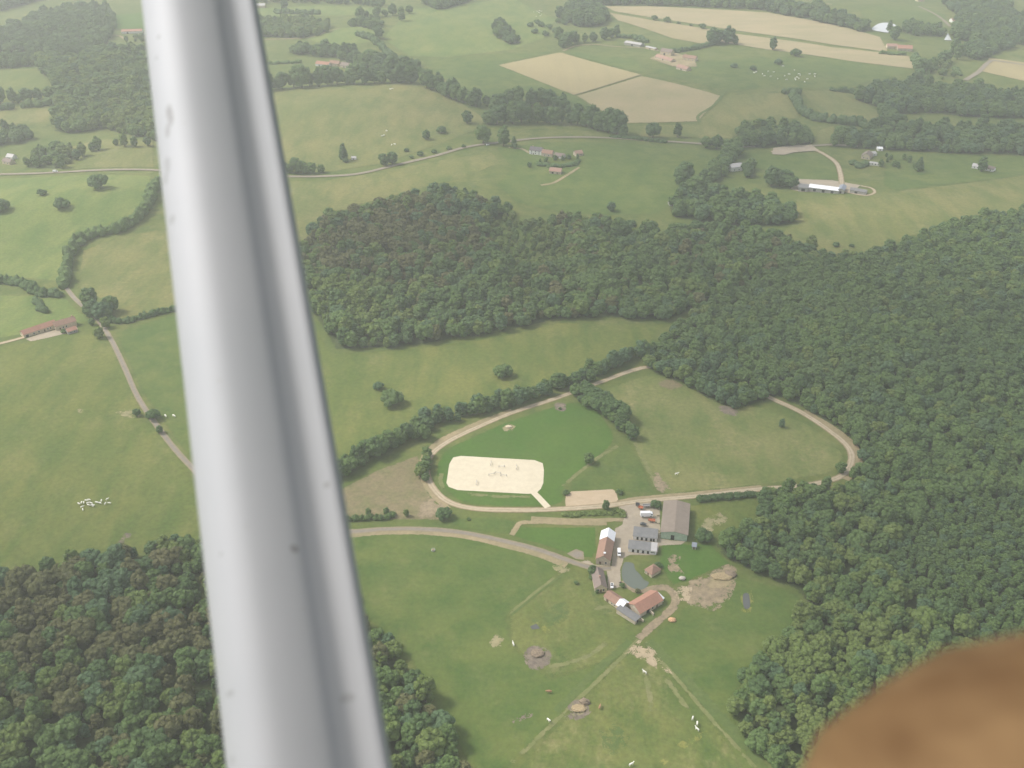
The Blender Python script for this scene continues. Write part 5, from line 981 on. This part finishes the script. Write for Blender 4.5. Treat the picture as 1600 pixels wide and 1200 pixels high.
# ---------------------------------------------------------------- animals: one skinned body each
def animal_mesh(name, horse, m):
    if horse: J = {'hip': (-.55, 0, 1.25, .30), 'belly': (0, 0, 1.12, .31), 'sh': (.55, 0, 1.22, .29), 'neck': (.85, 0, 1.5, .18), 'poll': (1.1, 0, 1.80, .12), 'nose': (1.42, 0, 1.55, .08), 'tail': (-.92, 0, 1.15, .07), 'tail2': (-1.0, 0, .7, .05)}
    else: J = {'hip': (-.75, 0, 1.12, .36), 'belly': (0, 0, 1.02, .42), 'sh': (.65, 0, 1.12, .36), 'neck': (1.02, 0, 1.12, .22), 'poll': (1.28, 0, 1.05, .17), 'nose': (1.58, 0, .82, .11), 'tail': (-1.12, 0, 1.1, .06), 'tail2': (-1.17, 0, .55, .04)}
    v = []; e = []; rr = []; ix = {}
    for k, (x, y, z, r_) in J.items(): ix[k] = len(v); v.append((x, y, z)); rr.append(r_)
    e += [(ix[a], ix[b]) for a, b in (('belly', 'hip'), ('belly', 'sh'), ('sh', 'neck'), ('neck', 'poll'), ('poll', 'nose'), ('hip', 'tail'), ('tail', 'tail2'))]
    for s in (-1, 1):
        for root, x, bend in (('sh', .6, -.03), ('hip', -.72, -.12)):
            zt = J[root][2]; pts = [(x, s * .22, zt - .30, .15), (x + (.06 if root == 'hip' else 0), s * .24, .62, .10), (x + bend, s * .24, .38, .065), (x + bend * .6, s * .24, .05, .06)]
            last = ix[root]
            for q in pts: v.append(q[:3]); rr.append(q[3]); e.append((last, len(v) - 1)); last = len(v) - 1
        n = len(v); v.append((J['poll'][0] - .05, s * .2, J['poll'][2] + .1)); rr.append(.05); e.append((ix['poll'], n))
    me = bpy.data.meshes.new(name); me.from_pydata(v, e, []); o = bpy.data.objects.new(name, me); C.objects.link(o)
    md = o.modifiers.new('skin', 'SKIN'); 
    for q, r_ in zip(me.skin_vertices[0].data, rr): q.radius = (r_, r_)
    me.skin_vertices[0].data[ix['belly']].use_root = True
    o.modifiers.new('sub', 'SUBSURF').levels = 1
    dg = bpy.context.evaluated_depsgraph_get(); out = bpy.data.meshes.new_from_object(o.evaluated_get(dg)); out.name = name; out.materials.clear(); out.materials.append(m)
    bpy.data.objects.remove(o); return out
HIDE_W = paint('white_hide', (.80, .77, .70), .8, .06, 2); HIDE_B = paint('brown_hide', (.36, .20, .11), .8, .15, 2)
COW = animal_mesh('cow', False, HIDE_W); COWB = animal_mesh('cow', False, HIDE_B); HORSE = animal_mesh('horse', True, HIDE_W)
def animal(mesh, name, px, py, label, cat, group=None, s=1.15):
    x, y, z = P(px, py); o = bpy.data.objects.new(name, mesh); C.objects.link(o); o.location = (x, y, z + .35); o.rotation_euler = (0, 0, random.uniform(0, 6.28)); o.scale = (s,) * 3
    return tag(o, label, cat, group)
for x, y in ((124, 789), (128, 787), (131.5, 787), (135, 784), (140, 783), (138, 788), (138.5, 791), (143, 788), (145, 791.5), (152, 787), (157, 788), (159, 784), (165, 789), (168, 782), (171, 788), (129, 794), (130, 798), (147, 792)):
    animal(COW, 'cow', x, y, 'white cow of the close herd on the olive pasture', 'cow', 'close white herd on the olive pasture', .98)
for x, y, lab in ((259, 652, 'left of the two white cows under the dark tree by the lane'), (272, 652, 'right of the two white cows under the dark tree by the lane')): animal(COW, 'cow', x, y, lab, 'cow', None, 1.4)
r = np.random.default_rng(5)
for x, y in ((1181, 114), (1191, 117), (1194, 120), (1200, 113), (1209, 114), (1204, 121), (1215, 124.5), (1223, 105), (1226, 120), (1229, 126), (1233, 117.5), (1241, 111), (1242, 124), (1243, 126), (1248, 117), (1250, 119), (1248, 124), (1257, 129.5), (1261, 125), (1265, 117), (1273, 117), (1273, 121), (1178, 115), (1245, 122)):
    animal(COW, 'cow', x, y, 'white cow scattered in the big herd on the far green pasture', 'cow', 'big scattered herd on the far pasture', 1.5)
for x, y in ((834, 20), (839, 19), (843, 18), (846, 19), (842, 21), (838, 27), (844, 26), (846, 24)):
    animal(COW, 'cow', x, y, 'white cow in the small herd on the top hillside', 'cow', 'small herd on the top hillside', 1.5)
for x, y in ((604, 206), (600, 213), (597, 214), (612, 228), (617, 227), (610, 141), (613, 140)):
    animal(COW, 'cow', x, y, 'white cow grazing on the wide yellowish pasture above the road', 'cow', 'cattle on the wide yellowish pasture', 1.4)
for x, y, lab in ((1082, 1125, 'uppermost of three white horses on the bottom pasture'), (1089, 1133, 'middle one of three white horses on the bottom pasture'), (1089, 1142, 'lowest of three white horses on the bottom pasture'),
                  (1007, 1053, 'white horse standing below the tan bare triangle'), (1057, 743, 'white horse grazing in the worn paddock of the oval'), (802, 1009, 'white horse beside the dark round mud patch'), (857, 1128, 'pale horse near the diagonal path at lower left'), (986, 1197, 'white horse at the very bottom edge')):
    animal(HORSE, 'horse', x, y, lab, 'horse', None, 1.25)
animal(COWB, 'cow', 858, 1083, 'single brown cow lying in the smooth green pasture', 'cow', None, 1.3)
animal(COWB, 'cow', 937, 1107, 'single brown cow right of the oval mud ring', 'cow', None, 1.2)

# ---------------------------------------------------------------- hay and heaps
def heap(px, py, rx, ry, h, m, label, cat, name):
    x, y, z = P(px, py); v, f = ico(3); out = []
    for p in v:
        d = 1 + .28 * noise.noise(Vector(p * 2.3 + px)) + .14 * noise.noise(Vector(p * 6 + py)); q = p * d; out.append((q[0] * rx, q[1] * ry, max(-.3, q[2]) * h))
    mb = MB(); mb.add(out, f); o = mb.build(name, m); o.location = (x, y, z + .7); tag(o, label, cat)
STRAW = paint('straw', (.33, .255, .145), .95, .3, 1.5); SOIL = paint('heaped_soil', (.22, .17, .12), .95, .3, 1.5)
heap(1128, 902, 6, 3.2, .9, STRAW, 'long orange straw heap on the trampled patch', 'straw heap', 'straw_heap')
heap(1141, 898, 3.5, 3, 1.4, SOIL, 'dark muck heap at the upper end of the trampled patch', 'muck heap', 'muck_heap')
heap(913, 1098, 2.6, 2, 1.6, SOIL, 'dark heap at the rim of the oval mud ring', 'muck heap', 'muck_heap')
heap(904, 1108, 3.4, 2.4, .6, STRAW, 'pale hay pile in the oval mud ring', 'hay pile', 'hay_pile')
heap(840, 1022, 3.4, 3, 1.0, SOIL, 'low dark heap in the round mud patch', 'muck heap', 'muck_heap')
heap(1050, 970, 2.2, 1.6, 1.2, paint('orange_sand', (.60, .36, .20), .95, .15, 1.5), 'small orange sand heap below the farm track', 'sand heap', 'sand_heap')
heap(1066, 905, 2.0, 1.5, 1.2, paint('stone_heap', (.45, .40, .35), .95, .2, 1.5), 'small grey stone heap right of the hut', 'stone heap', 'stone_heap')
heap(795, 668, 2.4, 1.4, .9, paint('pale_sand_heap', (.60, .50, .36), .95, .1, 1.5), 'pale sand heap in the lush paddock', 'sand heap', 'sand_heap')
def feeder(px, py):
    x, y, z = P(px, py); mb = MB(); k = 20
    for zz in (.25, .75, 1.2):
        for i in range(k):
            a, b = 2 * math.pi * i / k, 2 * math.pi * (i + 1) / k; mb.tube((1.1 * math.cos(a), 1.1 * math.sin(a), zz), (1.1 * math.cos(b), 1.1 * math.sin(b), zz), .05, .05, 6)
    e = empty('hay_feeder', (x, y, z + .3)); tag(e, 'pale round hay feeder ring in the smooth green pasture', 'hay feeder'); mb.build('ring', V['steel'], e)
    hb = MB(); v, f = LOBES1[1]; hb.add(v * np.array([.95, .95, .8]) + (0, 0, .5), f); hb.build('hay', STRAW, e)
feeder(677, 861)

# ---------------------------------------------------------------- near things: wing strut and cockpit pad
def cam_pt(px, py, depth):                      # a point at this depth in front of the seat
    d = ray(px, py); return np.array([0, 0, CAM_H]) + d * depth
T, Bt = cam_pt(305, 0, .74), cam_pt(475, 1200, .515)
ax = (Bt - T); Lst = np.linalg.norm(ax); ax /= Lst
sx = np.cross(-CF, ax); sx /= np.linalg.norm(sx); sx = sx if sx[0] > 0 else -sx
sn = np.cross(sx, ax); sn = sn if sn @ -CF > 0 else -sn
HW = .043
def strut_paint():
    m, nt, b = mat('strut_paint'); tc = N(nt, 'ShaderNodeTexCoord').outputs['Object']
    base = (.45, .46, .485)
    c = mix(nt, ramp(nt, noise_n(nt, tc, 6, 4, .6), .35, .7), base, (.42, .435, .46))
    sp = ramp(nt, noise_n(nt, tc, 190, 2, .5), .73, .77); c = mix(nt, sp, c, (.40, .40, .40))
    ch = ramp(nt, noise_n(nt, tc, 40, 3, .7), .76, .78); c = mix(nt, ch, c, (.44, .43, .40))
    # chips, bug marks and one long scratch at their places on the tube
    def dot(vec):
        d = N(nt, 'ShaderNodeVectorMath', operation='DOT_PRODUCT'); nt.links.new(tc, d.inputs[0]); d.inputs[1].default_value = tuple(vec); return d.outputs['Value']
    ds, du = dot(ax), dot(sx); wob = noise_n(nt, tc, 130, 3, .6)
    for px, py, rs, ru, k in ((280, 192, .011, .0035, .75), (276, 212, .008, .003, .6), (272, 255, .010, .004, .45), (268, 275, .005, .002, .5), (280, 340, .006, .003, .5), (470, 877, .0026, .0026, .9), (514, 783, .0025, .003, .6), (372, 1068, .0022, .004, .5), (545, 1112, .003, .005, .5), (372, 1165, .003, .003, .3), (262, 70, .002, .002, .6), (257, 96, .002, .002, .5), (362, 860, .002, .003, .5)):
        t = py / 1200; lam = t * .74 / (.515 + t * (.74 - .515)); s0 = (lam - .5) * Lst; u0 = (px - (305 + 170 * t)) / (90 + 40 * t) * HW
        q = []
        for val, c0, rr in ((ds, s0, rs), (du, u0, ru)):
            m1 = N(nt, 'ShaderNodeMath', operation='MULTIPLY_ADD'); nt.links.new(val, m1.inputs[0]); m1.inputs[1].default_value = 1 / rr; m1.inputs[2].default_value = -c0 / rr
            m2 = N(nt, 'ShaderNodeMath', operation='MULTIPLY'); nt.links.new(m1.outputs[0], m2.inputs[0]); nt.links.new(m1.outputs[0], m2.inputs[1]); q.append(m2.outputs[0])
        sm = N(nt, 'ShaderNodeMath', operation='ADD'); nt.links.new(q[0], sm.inputs[0]); nt.links.new(q[1], sm.inputs[1])
        w2 = N(nt, 'ShaderNodeMath', operation='MULTIPLY_ADD'); nt.links.new(wob, w2.inputs[0]); w2.inputs[1].default_value = 3.0; nt.links.new(sm.outputs[0], w2.inputs[2])
        f = N(nt, 'ShaderNodeMapRange'); f.inputs[1].default_value = 2.3; f.inputs[2].default_value = 1.8; f.inputs[4].default_value = k * .55; nt.links.new(w2.outputs[0], f.inputs[0])
        c = mix(nt, f.outputs[0], c, (.16, .155, .14))
    nt.links.new(c, b.inputs['Base Color']); b.inputs['Roughness'].default_value = .72; b.inputs['Metallic'].default_value = .35; b.inputs['Specular IOR Level'].default_value = .2
    return m
def strut_part(name, prof, m, parent=None, org=None):
    s0, s1, n = -.7, 1.55, 26; v = []; k = len(prof)
    for i in range(n + 1):
        c = T + ax * Lst * (s0 + (s1 - s0) * i / n) - org
        for u, w in prof: v.append(c + sx * u * HW + sn * w * HW)
    f = [(i * k + j, i * k + (j + 1) % k, (i + 1) * k + (j + 1) % k, (i + 1) * k + j) for i in range(n) for j in range(k)] + [tuple(range(k)), tuple(range(n * k, (n + 1) * k))]
    mb = MB(); mb.add(v, f); o = mb.build(name, m, parent); o.data.polygons.foreach_set('use_smooth', [True] * len(o.data.polygons)); return o
def spline(pts, per=8): return [tuple(q) for q in smooth_poly([np.array(p) for p in pts], False, per)]
front = spline([(-1.0, -.55), (-.985, -.22), (-.90, .06), (-.74, .27), (-.50, .42), (-.24, .46), (.04, .40), (.34, .27), (.50, .14), (.61, .06), (.70, .025), (.80, .01), (.91, .0), (.975, -.03), (1.0, -.12)])
org = (T + Bt) / 2
PA = strut_paint()
se = empty('wing_strut', tuple(org)); tag(se, 'out of focus white painted wing strut crossing the view from top to bottom', 'wing strut')
strut_part('strut_tube', front + [(.97, -.36), (.62, -.42), (.2, -.8), (-.6, -.85)], PA, se, org)
def shading_airframe():  # unseen wing and dark cabin panel, added to keep sky light off the strut
    dark = paint('dark_shade_panel', (.10, .10, .105), .6, .1, 3); wh = PA
    wb = MB(); pr = [(-.72, 1.02), (-.60, .95), (.2, .98), (1.0, 1.04), (1.02, 1.06), (.1, 1.2), (-.5, 1.2), (-.70, 1.10)]
    wb.prism([(u, z + CAM_H) for u, z in pr], 'y', -.9, 5.0); o = wb.build('wing', wh, se); o.location = -Vector(org)
    cb = MB(); cb.box(-1.6, 1.6, -.45, -.38, CAM_H - 1.0, CAM_H + .94); o = cb.build('cabin_shade_panel', dark, se); o.location = -Vector(org)
shading_airframe()
def pad():
    m, nt, b = mat('tan_brown_padding'); tc = N(nt, 'ShaderNodeTexCoord').outputs['Object']
    c = mix(nt, ramp(nt, noise_n(nt, tc, 60, 3, .6, ((1, .35, .35), .3)), .3, .7), (.105, .054, .021), (.215, .132, .062))
    nt.links.new(c, b.inputs['Base Color']); b.inputs['Roughness'].default_value = .6; b.inputs['Specular IOR Level'].default_value = .25
    c0 = cam_pt(2111, 2061, .17); rr = 1100 / F * .17; v, f = ico(4); out = []
    for p in v:
        q = p * (1 + .035 * noise.noise(Vector(p * 3.0)) + .012 * math.sin(p[0] * 26 + p[1] * 7))
        out.append(q * np.array([rr * 1.0, rr * 1.0, rr * 1.0]))
    mb = MB(); mb.add(out, f); o = mb.build('padded_edge', m); o.location = tuple(c0); o.data.polygons.foreach_set('use_smooth', [True] * len(o.data.polygons))
    tag(o, 'blurred tan brown rounded edge close to the lens in the lower right corner', 'padded edge')
pad()

# ---------------------------------------------------------------- haze, sky and sun
hz = MB(); hz.box(-14000, 14000, -6000, 18500, -60, 430); ho = bpy.data.objects.new('haze', hz.mesh('haze', [])); C.objects.link(ho); tag(ho, 'thin pale summer haze filling the air over the fields', 'haze', kind='stuff')
hm = bpy.data.materials.new('haze'); hm.use_nodes = True; nt = hm.node_tree; nt.nodes.remove(nt.nodes['Principled BSDF'])
pv = nt.nodes.new('ShaderNodeVolumePrincipled'); pv.inputs['Density'].default_value = HAZE; pv.inputs['Color'].default_value = (.96, .97, .96, 1); pv.inputs['Anisotropy'].default_value = .2
nt.links.new(pv.outputs[0], nt.nodes['Material Output'].inputs['Volume']); ho.data.materials.append(hm)

SUN_EL, SUN_AZ = 50, -78                     # the sun stands to the left, a little beyond the farm
sd = bpy.data.lights.new('sun', 'SUN'); sd.energy = SUN; sd.angle = R(SUN_ANG); sd.color = (1, .95, .87); so = bpy.data.objects.new('sun', sd); C.objects.link(so)
v = Vector((math.sin(R(SUN_AZ)) * math.cos(R(SUN_EL)), math.cos(R(SUN_AZ)) * math.cos(R(SUN_EL)), math.sin(R(SUN_EL)))); so.rotation_euler = v.to_track_quat('Z', 'Y').to_euler(); so.location = v * 3000
# broken summer cloud: flat bottomed heaps above the haze, drifting between sun and ground
cm, nt, b = mat('cloud_vapour'); b.inputs['Base Color'].default_value = (.9, .9, .9, 1); b.inputs['Roughness'].default_value = 1
t1 = N(nt, 'ShaderNodeBsdfTransparent'); t2 = N(nt, 'ShaderNodeBsdfTranslucent'); t2.inputs[0].default_value = (.9, .9, .9, 1); m1 = N(nt, 'ShaderNodeMixShader'); m1.inputs[0].default_value = .5; m2 = N(nt, 'ShaderNodeMixShader'); m2.inputs[0].default_value = .27
nt.links.new(t2.outputs[0], m1.inputs[1]); nt.links.new(b.outputs[0], m1.inputs[2]); nt.links.new(t1.outputs[0], m2.inputs[1]); nt.links.new(m1.outputs[0], m2.inputs[2]); nt.links.new(m2.outputs[0], nt.nodes['Material Output'].inputs[0])
CLOUDS = ((1490, 650, 230, 270, 'broad heaped cloud above the right hand wood'), (830, 395, 260, 120, 'long heaped cloud above the middle wood'), (60, 1010, 130, 110, 'small heaped cloud above the lower left wood'),
          (1250, 190, 520, 230, 'wide heaped cloud above the far right pastures'))
for px, py, rx, ry, lab in CLOUDS:
    g = G(px, py); ALT = 760; c = np.array([g[0], g[1], 0]) + np.array(v) / v[2] * ALT; cv, cf = ico(4); out = []
    for p in cv:
        d = 1 + .35 * noise.noise(Vector(p * 2.1 + px * .01)) + .18 * noise.noise(Vector(p * 5 + py)); q = p * d; out.append((q[0] * rx, q[1] * ry, max(q[2], -.15) * 130))
    mb = MB(); mb.add(out, cf); o = mb.build('cloud', cm); o.location = tuple(c); tag(o, lab, 'cloud', kind='structure')
w = bpy.data.worlds.new('World'); scene.world = w; w.use_nodes = True; nt = w.node_tree
sk = nt.nodes.new('ShaderNodeTexSky'); sk.sky_type = 'NISHITA'; sk.sun_disc = False; sk.sun_elevation = R(SUN_EL); sk.sun_rotation = R(SUN_AZ); sk.air_density = 1.0; sk.dust_density = 2.5
bg = nt.nodes['Background']; bg.inputs[1].default_value = SKY; hs = nt.nodes.new('ShaderNodeHueSaturation'); hs.inputs['Saturation'].default_value = .4; nt.links.new(sk.outputs[0], hs.inputs['Color']); nt.links.new(hs.outputs[0], bg.inputs[0])
scene.view_settings.view_transform = 'Standard'; scene.view_settings.look = 'None'; scene.view_settings.exposure = EXPO; scene.view_settings.gamma = 1; scene.view_settings.use_curve_mapping = False
scene.cycles.max_bounces = 6; scene.cycles.volume_bounces = 1; scene.cycles.transparent_max_bounces = 12
